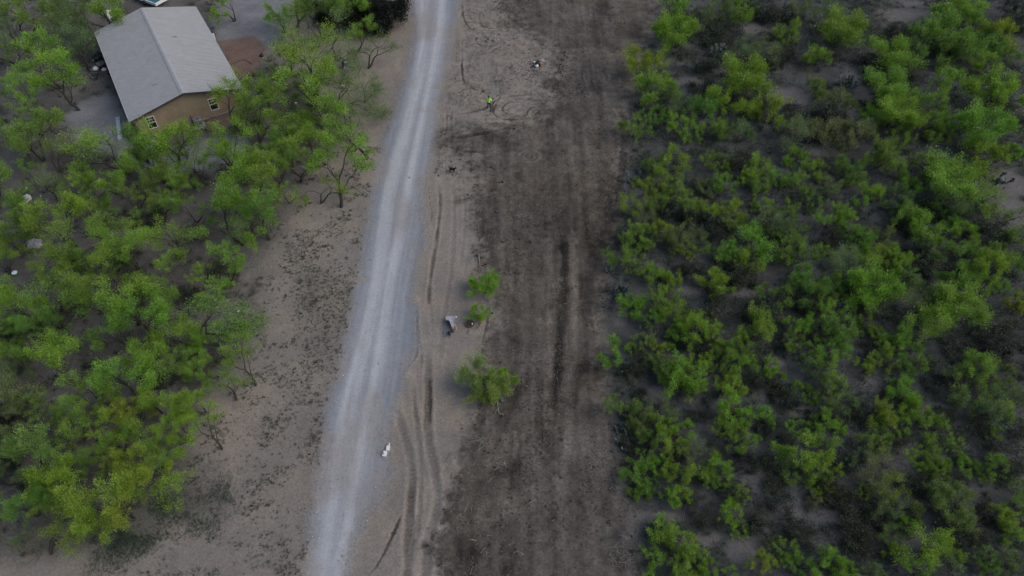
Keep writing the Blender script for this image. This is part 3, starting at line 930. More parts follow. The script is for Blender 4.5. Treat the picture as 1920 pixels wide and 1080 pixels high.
# dark leafless thorn scrub in the thicket
put("""1335 66 56;1370 58 50;1472 96 44;1452 116 42;1386 188 44;1420 190 50;1330 118 46;1480 216 62;1560 222 60;1316 160 44;1562 106 40;1415 15 60;1455 26 56;1240 206 36;1640 116 56;1642 136 50;1682 62 60;1770 92 50;1700 146 40;
1912 222 46;1880 196 44;1640 196 36;1395 296 50;1262 392 50;1322 422 56;1350 428 50;1292 502 44;1372 512 62;1392 522 56;1500 376 46;1182 446 44;1300 405 40;1725 385 60;1770 395 50;1700 425 44;1860 440 60;1750 500 60;1720 470 46;1560 445 40;
1360 572 70;1430 576 66;1290 592 44;1300 640 56;1312 782 46;1442 722 46;1530 622 44;1480 742 54;1200 682 54;1176 695 40;1200 740 30;1682 596 60;1480 562 50;1622 560 44;1760 702 60;1800 652 56;1832 622 60;1880 600 60;1900 640 60;1870 650 56;1905 690 56;
1182 832 46;1372 920 44;1440 880 56;1432 990 60;1560 922 54;1602 1000 62;1622 1012 50;1740 912 46;1692 822 50;1782 982 56;1450 930 60;1480 980 56;1500 1000 50;1400 860 44;1700 900 54;1850 960 50;1640 970 56;1880 850 60;1900 800 56;1890 880 50;1840 800 44;1310 945 46;1330 980 44;1580 870 40;1770 780 50;1470 830 44;1610 770 46;1640 650 44;1520 580 40;1460 640 40;1410 720 36;1260 860 36;1345 840 40;1590 940 50;1800 1010 40;1830 1000 44;1690 960 40;1440 800 40;1530 780 40""".replace(';', ' k;') + ' k', 'scrub', 'E')
put("""1535 288 64 o bare;1375 292 44 o bare;1500 360 40 o bare;1650 40 60 o bare;1790 660 56 o bare;1690 700 50 o bare;1540 960 50 o bare;1600 620 40 o bare;1560 300 44 o bare;1420 700 40 o bare;1180 720 36 o bare;1650 600 50 o bare""", 'bare', 'E')
# around the west woodland: dry brush and dark scrub at its edge
put("""18 1012 78 o bare;60 1035 50 o bare;25 790 56 k scrub;12 835 54 k scrub;30 845 44 k scrub;8 880 50 k scrub;60 900 44 k scrub;15 640 50 k scrub;40 680 40 k scrub;420 515 50 k scrub;250 520 44 k scrub;360 440 50 k scrub;235 410 44 k scrub;350 555 44 k scrub;240 480 40 k scrub;290 405 40 k scrub;170 690 40 k scrub;300 715 36 k scrub;15 770 50 k scrub;300 70 0 k scrub""".replace(';300 70 0 k scrub', ''), 'scrub', 'W')
# lone plants on the open ground
put("""905 702 76 f sapling;913 726 70 f sapling;947 708 46 y sapling;906 531 58 b sapling;898 585 38 b sapling""", 'bush', 'X')
# near-black bushes by the road at the far edge
put("""622 12 85 x;675 8 90 x;722 22 78 x;690 38 66 x""", 'juniper', 'J')

KINDWORD = dict(tree='leafy mesquite tree', sparse='branchy mesquite tree', bush='bushy mesquite', sapling='rounded bushy mesquite', thin='wispy mesquite bush', scrub='twiggy thorn scrub', bare='bare grey shrub')
NAMES = dict(tree='mesquite_tree', sparse='mesquite_tree', bush='mesquite_bush', sapling='mesquite_bush', thin='mesquite_bush', scrub='thorn_scrub', bare='bare_shrub', juniper='dark_bush')
prn = random.Random(3)
for i, p in enumerate(PLANTS):
    pr = prn.choice(PROTOS[p['kind']])
    p['proto'] = pr
    pt = G(p['u'], p['v'], 1.2)
    for _ in range(3):
        k = px_per_m(pt)
        s = p['w'] * (1.0 if p['side'] == 'W' else .93) / k / pr.d
        s = min(s, 1.6)
        pt = G(p['u'], p['v'], pr.zc * s)
    p['s'] = s
    rz = p['rot'] if p['rot'] is not None else prn.uniform(0, 6.283)
    p['rz'] = rz
    c, sn = math.cos(rz), math.sin(rz)
    p['x'] = pt.x - s * (c * pr.c[0] - sn * pr.c[1])
    p['y'] = pt.y - s * (sn * pr.c[0] + c * pr.c[1])
for p in PLANTS:
    p['band'] = next(b for b, (lim, _) in enumerate(BANDS_L) if p['v'] < lim)
    p['fam'] = 'scrub' if p['kind'] == 'scrub' else ('bare' if p['kind'] == 'bare' else 'green')
for side, fams in (('W', ('green', 'scrub', 'bare')), ('E', ('green', 'scrub', 'bare'))):
    for fam in fams:
        for b, (_, where) in enumerate(BANDS_L):
            row = [p for p in PLANTS if p['side'] == side and p['fam'] == fam and p['band'] == b]
            row.sort(key=lambda p: p['u'] if side == 'E' else -p['u'])
            for n, p in enumerate(row):
                o = ORD[n + 1] if n + 1 < len(ORD) else 'outermost'
                noun = {'green': 'mesquite', 'scrub': 'scrub', 'bare': 'bare shrub'}[fam]
                kw = KINDWORD[p['kind']]
                tn = TONES[p['tone']][1] + ' ' if fam == 'green' else ('dark ' if fam == 'scrub' else '')
                p['label'] = f"{tn}{kw}, {o} from the {'cleared strip' if side == 'E' else 'gravel road'}, {where}"
lone = iter(['rounded olive bush alone between bare soil and dark strip', 'second olive bush crowding against the rounded lone bush', 'small yellowish bush joined to the lone olive bush',
             'bright green sapling alone at the edge of the cleared strip', 'small bright green sapling leaning over the rusty wheel'])
jun = iter(['blackish bush nearest the house among the dark bushes', 'blackish bush in the middle of the dark bushes, at the far edge',
            'blackish bush closest to the gravel road at the far edge', 'blackish bush nearest the camera among the dark bushes'])
GROUP = {('W', 'green'): 'mesquite trees west of the gravel road', ('E', 'green'): 'mesquite bushes in the thicket', ('E', 'scrub'): 'dark scrub in the thicket',
         ('W', 'scrub'): 'dark scrub under the trees', ('E', 'bare'): 'bare shrubs in the thicket', ('W', 'bare'): 'dry shrubs by the near woodland edge'}
for p in PLANTS:
    pr = p['proto']
    lab = p.get('label') or (next(lone) if p['side'] == 'X' else next(jun))
    grp = GROUP.get((p['side'], p['fam'])) or ('lone bushes beside the cleared strip' if p['side'] == 'X' else 'near-black bushes at the far edge')
    cat = 'tree' if p['kind'] in ('tree', 'sparse') else 'bush'
    e = empty(NAMES[p['kind']], (p['x'], p['y'], hz((p['x'], p['y']))), p['rz'], lab, cat, grp)
    sz = p['s'] * prn.uniform(.92, 1.08)
    e.scale = (p['s'], p['s'], sz)
    t = link_mesh('trunk' if cat == 'tree' else 'stems', pr.wood, e)
    c = link_mesh('crown', pr.leaf, e)
    col = np.array(TONES[p['tone']][0]) * np.array([prn.uniform(.88, 1.1), prn.uniform(.92, 1.08), prn.uniform(.85, 1.2)])
    c.color = (*col, 1)

# prickly pear clumps
M_pad = simple('cactus_pad', (.062, .085, .075), .6, .35, 5)


PAD_ME = MB().ellipsoid((0, 0, 0), (.78, .13, 1), 8).mesh('pad', [M_pad], True)


def make_pear(seed):
    """where the pads of one clump sit"""
    rng = random.Random(seed)
    out = []

    def pad(p, az, tilt, r, lv):
        M = rotm(0, 0, az) @ rotm(tilt, 0, 0)
        c = Vector(p) + M @ Vector((0, 0, r * .95))
        out.append(Matrix.Translation(c) @ M.to_4x4() @ Matrix.Scale(r, 4))
        if lv < 2 and len(out) < 46:
            for k in range(rng.choice((1, 2, 2))):
                q = c + M @ Vector((rng.uniform(-.5, .5) * r, 0, r * rng.uniform(.7, .95)))
                pad(q, az + rng.uniform(-.9, .9), tilt + rng.uniform(-.6, .6), r * rng.uniform(.75, 1), lv + 1)
    for k in range(13):
        a, d = rng.uniform(0, 6.28), rng.uniform(.05, .75)
        pad((math.cos(a) * d, math.sin(a) * d, -.05), rng.uniform(0, 6.28), rng.uniform(-.8, .8), rng.uniform(.15, .22), 0)
    return out


PEARS = [make_pear(s) for s in (1, 2, 3)]
pear_px = [(1190, 332, 38, 'beside the cleared strip, a little nearer than the dog level'), (1168, 442, 30, 'at the strip edge, beyond the leafy sapling level'), (1160, 552, 42, 'at the strip edge, level with the leafy sapling'),
           (1148, 505, 30, 'at the strip edge, just beyond the leafy sapling level'), (1172, 690, 40, 'at the strip edge, level with the lone bush'), (1160, 805, 34, 'at the strip edge, beyond the white jugs level'),
           (1176, 830, 44, 'at the strip edge, level with the white jugs'), (1226, 992, 40, 'close to the strip, near the bottom edge'), (1348, 98, 44, 'in pale soil level with the trash heap'),
           (1660, 130, 40, 'under a bright bush, level with the trash heap'), (1590, 158, 44, 'deep in the thicket, level with the person'), (1555, 215, 44, 'beside bare pale soil, nearer than the person level'),
           (1880, 338, 36, 'by the pale opening, level with the dog'), (930, 748, 34, 'under the lone olive bush'), (1420, 985, 36, 'deep in the thicket, near the bottom edge'), (1590, 1055, 34, 'among bushes along the near edge'),
           (1460, 720, 34, 'in the thicket, level with the lone bush'), (1200, 195, 26, 'behind the two near bushes at strip edge, level with the person')]
for i, (u, v, w, where) in enumerate(pear_px):
    q = G(u, v, .35)
    s = w / px_per_m(q) / 1.9
    o = empty('prickly_pear', (q.x, q.y, hz(q)), prn.uniform(0, 6.28))
    for mt in PEARS[i % 3]:
        link_mesh('pad', PAD_ME, o).matrix_local = mt
    o.scale = (s, s, s)
    tag(o, 'bluish prickly pear clump ' + where, 'cactus', 'prickly pears')

# ------------------------------------------------------------------ small ground cover: one object of each, nobody could count it
def sticks(name, pts, az, ln, rad, cols, tilt=None, sides=3, label=None, z0=.0):
    """short twigs or blades lying on / standing from the ground"""
    n = len(pts)
    tilt = np.zeros(n) if tilt is None else tilt
    D = np.stack([np.cos(az) * np.cos(tilt), np.sin(az) * np.cos(tilt), np.sin(tilt)], -1)
    A = unit(np.cross(D, np.array([.1, .2, 1.0])))
    B = np.cross(D, A)
    z = height_at(pts[:, 0], pts[:, 1])
    base = np.concatenate([pts, (z + rad + z0)[:, None]], 1)
    e0 = base - D * (ln * np.where(tilt > .2, 0, .5))[:, None]
    e1 = e0 + D * ln[:, None]
    V = []
    for k in range(sides):
        a = 2 * math.pi * k / sides
        V.append(e0 + (A * math.cos(a) + B * math.sin(a)) * rad[:, None])
    for k in range(sides):
        a = 2 * math.pi * k / sides
        V.append(e1 + (A * math.cos(a) + B * math.sin(a)) * rad[:, None] * .5)
    V = np.stack(V, 1)
    V = V.reshape(-1, 3)
    Q = []
    for k in range(sides):
        j = (k + 1) % sides
        Q.append((k, j, sides + j, sides + k))
    Q = (np.arange(n)[:, None, None] * (2 * sides) + np.array(Q)[None]).reshape(-1, 4)
    C = np.concatenate([np.repeat(cols, 2 * sides, 0), np.ones((n * 2 * sides, 1))], 1)
    me = np_mesh(name, V, Q, C, M_litter)
    return tag(link_mesh(name, me), label, None, None, 'stuff')


def sample(n, box, fn):
    """n random places in box (photo-area metres) kept with probability fn"""
    out = []
    have = 0
    while have < n:
        p = np.stack([NR.uniform(box[0], box[1], 40000), NR.uniform(box[2], box[3], 40000)], -1)
        i = np.clip(np.searchsorted(gx, p[:, 0]) - 1, 0, NXg - 1)
        j = np.clip(np.searchsorted(gy, p[:, 1]) - 1, 0, NYg - 1)
        ok = NR.random(len(p)) < fn(p, i, j)
        out.append(p[ok])
        have += ok.sum()
    return np.concatenate(out)[:n]


def D_(k, i, j):
    return gD[k][j, i]


def vary(base, n, a=.3):
    return np.clip(np.array(base)[None] * (1 + NR.normal(0, a, (n, 1))), .01, .8)


p = sample(7600, (-14, 14, 15, 92), lambda p, i, j: (D_('strip', i, j) < -.2) * np.clip(.12 + 1.6 * (fbm(p[:, 0], p[:, 1], 90, 3, .5, .35) - .45), .03, 1) * np.where(p[:, 1] > 62, .35, 1))
n = len(p)
cc = np.where(NR.random((n, 1)) < .62, vary((.25, .22, .18), n), vary((.17, .13, .10), n))
sticks('wood_debris', p, NR.uniform(0, 6.28, n), NR.gamma(2.2, .075, n) + .07, NR.uniform(.006, .017, n), cc, NR.uniform(-.1, .18, n), label='pale splintered twigs littering the dark cleared strip')

p0 = sample(6000, (-26, -2, 14, 64), lambda p, i, j: ((D_('road', i, j) > .4) & (D_('wood', i, j) > -1.0) & (p[:, 0] < np.interp(p[:, 1], [q[1] for q in WTRACKS[0]], [q[0] for q in WTRACKS[0]]))) * np.clip(1.0 * np.clip((1.6 - D_('weed', i, j)) / 3.4, 0, 1) + .9 * (fbm(p[:, 0], p[:, 1], 95, 3, .5, .5) > .56) + .16 * (p[:, 1] < 52) * (fbm(p[:, 0], p[:, 1], 103, 3, .3, .3) > .45), 0, 1))
p1 = sample(1300, (-9, 8, 56, 92), lambda p, i, j: ((D_('road', i, j) > .8) & (D_('strip', i, j) > -3)) * np.clip(2.2 * (fbm(p[:, 0], p[:, 1], 96, 3, .4, .4) - .45), 0, 1))
p = np.concatenate([p0, p1])
k = 9
sz = NR.gamma(2.5, .017, len(p)) + .022
pp = np.repeat(p, k, 0)
n = len(pp)
szz = np.repeat(sz, k)
pp = pp + NR.normal(0, 1, (n, 2)) * (szz * .45)[:, None]
cc = np.repeat(np.where(NR.random((len(p), 1)) < .7, vary((.092, .102, .076), len(p)), vary((.16, .15, .12), len(p))), k, 0)
sticks('weeds', pp, NR.uniform(0, 6.28, n), szz * NR.uniform(.8, 1.6, n), szz * .11, cc, NR.uniform(.25, 1.2, n), label='small dark weed tufts dotted over the bare soil')

p = sample(4200, (-40, -14, 12, 26), lambda p, i, j: np.clip((1.4 - D_('grass', i, j)) / 3, 0, 1) * np.clip(.3 + 3 * (fbm(p[:, 0], p[:, 1], 97, 4, .7, .7) - .45), 0, 1))
n = len(p)
sticks('grass', p, NR.normal(.9, .9, n), NR.uniform(.1, .3, n), NR.uniform(.008, .016, n), vary((.06, .085, .06), n), NR.uniform(.3, 1.1, n), label='dark grass patch beyond the woodland edge')

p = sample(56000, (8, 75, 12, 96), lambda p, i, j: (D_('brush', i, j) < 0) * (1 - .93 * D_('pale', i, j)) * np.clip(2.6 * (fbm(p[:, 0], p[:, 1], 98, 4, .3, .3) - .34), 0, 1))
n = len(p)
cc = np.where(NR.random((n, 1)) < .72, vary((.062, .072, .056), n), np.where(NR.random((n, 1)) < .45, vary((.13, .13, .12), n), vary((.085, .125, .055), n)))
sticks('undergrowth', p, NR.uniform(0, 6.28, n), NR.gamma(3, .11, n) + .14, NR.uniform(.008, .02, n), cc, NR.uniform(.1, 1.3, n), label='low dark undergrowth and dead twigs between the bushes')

p = sample(15000, (-75, -8, 12, 96), lambda p, i, j: (D_('wood', i, j) < 0) * (D_('yard', i, j) > 0) * (D_('mulch', i, j) > 0) * np.clip(2.6 * (fbm(p[:, 0], p[:, 1], 99, 4, .35, .35) - .38), 0, 1))
n = len(p)
cc = np.where(NR.random((n, 1)) < .6, vary((.065, .062, .05), n), np.where(NR.random((n, 1)) < .5, vary((.22, .2, .18), n), vary((.07, .085, .04), n)))
sticks('leaf_litter', p, NR.uniform(0, 6.28, n), NR.gamma(2.5, .08, n) + .08, NR.uniform(.006, .014, n), cc, NR.uniform(-.05, .6, n), label='fallen twigs and dry grass under the mesquite trees')


p = sample(3800, (-14, 14, 15, 92), lambda p, i, j: ((D_('strip', i, j) < .3) & (D_('road', i, j) > .3)) * np.clip(.08 + 2.4 * (fbm(p[:, 0], p[:, 1], 120, 3, .6, .3) - .5) + .5 * (np.abs(D_('strip', i, j)) < .5), .02, 1))
n = len(p)
sz = NR.gamma(2.2, .009, n) + .012
sticks('dirt_clods', p, NR.uniform(0, 6.28, n), sz * 2.2, sz, vary((.082, .07, .058), n, .22), sides=5, label='crumbly dark clods of turned soil on the cleared strip')
p = sample(2600, (-22, 2, 12, 92), lambda p, i, j: np.clip(.9 * (np.abs(D_('road', i, j)) < .55) + .16 * (D_('road', i, j) < -.5), 0, 1))
n = len(p)
sz = NR.gamma(2.5, .0045, n) + .009
sticks('gravel', p, NR.uniform(0, 6.28, n), sz * 2.0, sz, np.where(NR.random((n, 1)) < .6, vary((.38, .385, .40), n, .2), vary((.20, .205, .22), n, .2)), sides=5, label='loose stones spilled along the gravel road')


def low_clumps(name, n, box, fn, cols, label, size=(2.2, .12, .1), k=26):
    """low soft bushlets and weeds: thin blades round many centres"""
    p = sample(n, box, fn)
    sz = NR.gamma(size[0], size[1], n) + size[2]
    ci = NR.integers(0, len(cols), n)
    base = np.array(cols)[ci] * (1 + NR.normal(0, .18, (n, 1)))
    pp = np.repeat(p, k, 0)
    m = len(pp)
    s_ = np.repeat(sz, k)
    pp = pp + NR.normal(0, 1, (m, 2)) * (s_ * .5)[:, None]
    cc = np.clip(np.repeat(base, k, 0) * (1 + NR.normal(0, .25, (m, 1))), .01, .5)
    sticks(name, pp, NR.uniform(0, 6.28, m), s_ * NR.uniform(.4, 1.0, m), .006 + s_ * .022, cc, NR.uniform(.25, 1.35, m), label=label)


low_clumps('undergrowth', 6500, (8, 75, 12, 96), lambda p, i, j: (D_('brush', i, j) < -.2) * (1 - .96 * D_('pale', i, j)) * np.clip(3.2 * (fbm(p[:, 0], p[:, 1], 131, 3, .28, .28) - .30), .05, 1),
           [(.075, .092, .074), (.090, .118, .078), (.110, .118, .102), (.055, .064, .058), (.11, .155, .07)], 'low grey-green undergrowth filling the gaps between bushes')
low_clumps('undergrowth', 1500, (-75, -8, 12, 96), lambda p, i, j: (D_('wood', i, j) < -.5) * (D_('yard', i, j) > 0) * (D_('mulch', i, j) > 0) * np.clip(3.2 * (fbm(p[:, 0], p[:, 1], 133, 3, .28, .28) - .42), .01, 1),
           [(.060, .070, .052), (.075, .100, .055), (.095, .092, .075), (.05, .052, .045)], 'low weeds and scrub under the mesquite trees')
# ------------------------------------------------------------------ the house
M_roof = simple('galvanised_roof', (.34, .345, .352), .6, .08, 1.3, dirt=(.30, .28, .26), dirt_amt=.25)
M_roofedge = simple('roof_trim', (.36, .365, .37), .45, .06, 3)
M_fascia = simple('dark_brown_fascia', (.055, .045, .042), .6, .15, 3)
M_siding = simple('tan_siding', (.32, .255, .17), .75, .12, 2.5, dirt=(.15, .12, .09), dirt_amt=.3)
M_concrete = simple('concrete', (.30, .28, .26), .9, .15, 5)
M_white = simple('white_plastic', (.70, .71, .72), .45, .08, 5, dirt=(.4, .37, .33), dirt_amt=.35)
M_whiteframe = simple('white_window_frame', (.72, .71, .69), .5, .05, 5)
M_glass = simple('dark_window_glass', (.018, .019, .024), .12, .2, 2)
M_black = simple('black_plastic', (.018, .018, .02), .5, .3, 6)
M_grey = simple('grey_metal', (.22, .225, .24), .5, .12, 6, dirt=(.16, .13, .11), dirt_amt=.35)
M_dkgrey = simple('dark_grey_metal', (.07, .07, .075), .6, .25, 8)
M_rust = simple('rusty_steel', (.085, .058, .046), .85, .4, 14, dirt=(.13, .07, .04), dirt_amt=.5)
M_orange = simple('orange_brown_paint', (.24, .085, .035), .55, .3, 9)
M_wood = simple('pale_weathered_wood', (.40, .345, .26), .85, .2, 9)
M_greywood = simple('grey_weathered_board', (.26, .25, .235), .9, .2, 7)
M_blue = simple('pale_blue_metal', (.47, .55, .62), .5, .12, 4, dirt=(.2, .22, .25), dirt_amt=.55)
M_teal = simple('teal_tarp', (.03, .12, .14), .6, .25, 2)
M_card = simple('cardboard', (.25, .165, .095), .9, .2, 6)
M_tarp = simple('grey_tarp', (.27, .27, .31), .7, .3, 4, bump=.5)
M_green = simple('green_plastic', (.04, .30, .13), .5, .15, 4)
M_redbrown = simple('dark_red_paint', (.075, .022, .018), .55, .3, 5, dirt=(.05, .03, .02), dirt_amt=.5)
M_twigpale = simple('pale_twig', (.27, .24, .20), .9, .25, 12)

HC, YAW, HW_, HL_, HE, HR_ = Vector((-38.675, 72.834, 0)), .5223, 11.7214, 19.5993, 2.575, 4.019
house = empty('house', HC, YAW, 'tan metal-roofed house with white windows beside the gravel yard', 'house')
hw, hl = HW_ / 2, HL_ / 2
ww, yl = hw - .42, hl - .489
slope = (HR_ - HE) / hw
roof_z = lambda x: HR_ - abs(x) * slope
b = MB()
t = .10
for y0, y1 in ((-yl, yl),):
    prof = [(-ww, 0), (ww, 0), (ww, roof_z(ww) - t - .01), (0, HR_ - t - .01), (-ww, roof_z(ww) - t - .01)]
    vs = [(x, y0, z) for x, z in prof] + [(x, y1, z) for x, z in prof]
    b.add(vs, [(4, 3, 2, 1, 0)[::-1], (5, 6, 7, 8, 9)[::-1], (0, 1, 6, 5), (1, 2, 7, 6), (3, 4, 9, 8), (2, 3, 8, 7), (4, 0, 5, 9)])
b.build('wall', M_siding, house)
b = MB()
wins = [(2.4818, .8818, .7764, 2.1981), (-3.9542, .8818, .7764, 2.1981)]
x = -ww + .1
while x < ww - .05:
    segs = [(.16, roof_z(x) - t - .05)]
    for wx, wwid, z0, z1 in wins:
        if abs(x - wx) < wwid / 2 + .07:
            segs = [(.16, z0 - .06), (z1 + .06, roof_z(x) - t - .05)]
    for z0, z1 in segs:
        b.box((x, -yl - .012, (z0 + z1) / 2), (.055, .03, z1 - z0))
    x += .235
for sx in (-1, 1):
    y = -yl + .1
    while y < yl:
        b.box((sx * (ww + .012), y, 1.2), (.03, .055, 2.1))
        y += .235
b.build('siding_battens', M_siding, house)
MB().box((0, 0, .06), (2 * ww + .12, 2 * yl + .12, .2)).build('foundation', M_concrete, house)
roof = empty('roof', (0, 0, 0))
roof.parent = house
for sx in (-1, 1):
    b = MB()
    x0, x1, z0, z1 = 0, sx * hw, HR_, HE
    nrm = Vector((sx * slope, 0, 1)).normalized() * t
    vs = [(x0, -hl, z0), (x1, -hl, z1), (x1, hl, z1), (x0, hl, z0)]
    vs += [tuple(Vector(v) - Vector((0, 0, t))) for v in vs]
    f = [(0, 1, 2, 3), (7, 6, 5, 4), (0, 4, 5, 1), (1, 5, 6, 2), (2, 6, 7, 3), (3, 7, 4, 0)]
    if sx < 0:
        f = [q[::-1] for q in f]
    b.add(vs, f)
    ang = math.atan2(HR_ - HE, hw)
    M = rotm(0, sx * ang, 0)
    ln = math.hypot(hw, HR_ - HE)
    y = -hl + .28
    while y < hl - .1:
        b.box((sx * hw / 2 + nrm.x * .2, y, (HR_ + HE) / 2 + .018), (ln - .12, .06, .045), M, taper=.96)
        y += .305
    b.build('roof_slope', M_roof, roof)
    b = MB()
    b.box((sx * hw / 2, -hl - .022, (HR_ + HE) / 2 - .13), (ln - .01, .04, .27), M)
    b.build('fascia', M_fascia, roof)
    b = MB()
    b.box((sx * hw / 2, -hl - .01, (HR_ + HE) / 2 + .035), (ln - .02, .12, .03), M)
    b.box((sx * hw / 2, hl - .03, (HR_ + HE) / 2 + .035), (ln - .02, .12, .03), M)
    b.box((sx * (hw + .005), 0, HE - .03), (.09, 2 * hl - .02, .10))
    b.build('roof_trim', M_roofedge, roof)
b = MB()
for sx in (-1, 1):
    b.box((sx * .12, 0, HR_ - .12 * slope + .048), (.26, 2 * hl + .04, .012), rotm(0, sx * math.atan(slope), 0))
b.build('ridge_cap', M_roof, roof)
for wx, wwid, z0, z1 in wins:
    win = MB()
    fw = .06
    yy = -yl - .03
    win.box((wx - wwid / 2 + fw / 2, yy, (z0 + z1) / 2), (fw, .09, z1 - z0))
    win.box((wx + wwid / 2 - fw / 2, yy, (z0 + z1) / 2), (fw, .09, z1 - z0))
    win.box((wx, yy, z1 - fw / 2), (wwid - 2 * fw, .09, fw))
    win.box((wx, yy, z0 + fw / 2), (wwid - 2 * fw, .09, fw))
    zm = (z0 + z1) / 2
    win.box((wx, yy + .01, zm), (wwid - 2 * fw, .06, .05))
    w_o = win.build('window', M_whiteframe, house)
    m = MB()
    for k in (1, 2):
        m.box((wx - wwid / 2 + fw + k * (wwid - 2 * fw) / 3, yy + .015, (zm + z1) / 2 - .0175), (.022, .03, (z1 - fw) - (zm + .025)))
    m.box((wx, yy + .0165, (zm + z1) / 2), (wwid - 2 * fw, .026, .022))
    m.build('muntins', M_whiteframe, w_o)
    for za, zb, yo in ((zm + .025, z1 - fw, .03), (z0 + fw, zm - .025, .032)):
        MB().box((wx, yy + yo, (za + zb) / 2), (wwid - 2 * fw, .02, zb - za)).build('pane', M_glass, w_o)
vent = MB()
ring = [(1.36 + .16 * math.cos(a * math.pi / 8), -yl - .05, 1.22 + .16 * math.sin(a * math.pi / 8)) for a in range(17)]
vent.tube(ring, .028, 6)
vent.build('wall_vent', M_siding, house)
cv = MB()
cv.tube([(-.15, -yl - .06, .1), (-.15, -yl - .06, .95), (-.15, -yl + .02, 1.0)], .03, 6)
cv.build('conduit', M_dkgrey, house)


def hloc(x, y, z=0.0):
    c, s = math.cos(YAW), math.sin(YAW)
    return Vector((HC.x + x * c - y * s, HC.y + x * s + y * c, z))


def to_h(p):
    d = Vector(p) - HC
    c, s = math.cos(YAW), math.sin(YAW)
    return d.x * c + d.y * s, -d.x * s + d.y * c


# condenser by the gable wall
ax = to_h(G(373, 234))[0]
ac = empty('air_conditioner', hloc(ax, -yl - .85), YAW, 'grey outdoor air conditioner unit against the tan gable wall', 'air conditioner')
MB().box((.05, -.05, .04), (1.15, 1.0, .1), bev=.02).build('pad', M_concrete, ac)
MB().box((0, 0, .50), (.80, .76, .82), bev=.1, taper=.97).build('body', M_grey, ac)
MB().lathe([(.40, .0), (.40, .05), (.31, .05), (.31, .012)], (0, 0, .905), 20).build('top_ring', M_grey, ac)
fn = MB().lathe([(.30, .0), (.30, .008)], (0, 0, .905), 20)
fan = fn.build('fan_well', M_black, ac)
g = MB()
for k in range(6):
    a = k * math.pi / 3
    g.box((math.cos(a) * .14, math.sin(a) * .14, .93), (.24, .07, .01), rotm(.3, 0, a))
g.lathe([(.05, .92), (.05, .945)], n=10)
g.build('fan_blades', M_dkgrey, fan)
gr = MB()
for k in range(1, 12):
    gr.box((0, -.392, .15 + k * .06), (.64, .01, .012))
    gr.box((.412, 0, .15 + k * .06), (.01, .6, .012))
gr.build('louvres', M_dkgrey, ac)


def drop(o, p, rz=0.0, z=None):
    o.location = (p[0], p[1], hz(p) if z is None else z)
    o.rotation_euler = (0, 0, rz)
    return o


def bag(name, u, v, size, mat, seed, label, cat='bag', group=None, flat=.65, z=0.0):
    """a slumped, creased bag"""
    rng = random.Random(seed)
    m = MB().ellipsoid((0, 0, size * flat * .42), (size * .5, size * .42, size * flat * .5), 14, 0, None, .14, rng)
    m.tube([(0, 0, size * flat * .8), (.02, .01, size * flat * 1.02), (.05, .03, size * flat * 1.12)], [size * .09, size * .05, size * .1], 6)
    o = m.build(name, mat, None, True)
    p = G(u, v, z)
    drop(o, p, rng.uniform(0, 6))
    return tag(o, label, cat, group)


def board(name, u0, v0, u1, v1, w, th, mat, label, cat='board', z=0.03, tilt=0.0, group=None):
    a, c = G(u0, v0), G(u1, v1)
    mid = (a + c) / 2
    L = (c - a).length
    m = MB()
    m.box((0, 0, 0), (L, w, th), bev=min(.01, th * .3))
    o = m.build(name, mat)
    o.location = (mid.x, mid.y, hz(mid) + z + th / 2 + abs(math.sin(tilt)) * L / 2)
    d = c - a
    o.rotation_euler = (0, tilt, math.atan2(d.y, d.x))
    return tag(o, label, cat, group)


# appliance by the eave
p = hloc(hw + .28, to_h(G(403, 72))[1], 0)
apl = empty('appliance', p, YAW, 'white appliance box with open black top by the house eave', 'appliance')
MB().box((0, 0, .42), (.62, .78, .84), bev=.03).build('cabinet', M_white, apl)
q = MB()
q.box((0, .05, .87), (.60, .64, .05), bev=.012)
q.build('top', M_black, apl)
MB().box((.02, .02, .925), (.12, .26, .05), bev=.01, rot=rotm(0, 0, .3)).build('tray', M_white, apl)
MB().tube([(.325, -.2, .7), (.36, -.2, .7), (.36, .2, .7), (.325, .2, .7)], .015, 6).build('handle', M_dkgrey, apl)
hose = MB().tube([tuple(G(u, v, .03)) for u, v in ((424, 121), (432, 121), (441, 118), (449, 114), (455, 112), (461, 113), (466, 116), (472, 120))], .026, 6)
tag(hose.build('garden_hose', M_black, None, True), 'dark hose curving across the reddish mulch bed', 'hose')

# pale blue channel
a, c = G(221, 220), G(225.5, 262)
L = (c - a).length
tr = empty('metal_trough', ((a + c) / 2).to_tuple(), math.atan2((c - a).y, (c - a).x), 'long pale blue metal trough lying near the house corner', 'trough')
MB().box((0, 0, .05), (L, .36, .03)).build('floor_plate', M_blue, tr)
for s in (-1, 1):
    MB().box((0, s * .20, .11), (L, .025, .16)).build('side_plate', M_blue, tr)
hl_ = MB()
rg = random.Random(5)
for k in range(12):
    hl_.lathe([(.045, .068), (.045, .075)], (-L / 2 + .25 + k * (L - .5) / 11, rg.uniform(-.1, .1), 0), 8)
hl_.build('bolt_heads', M_dkgrey, tr)

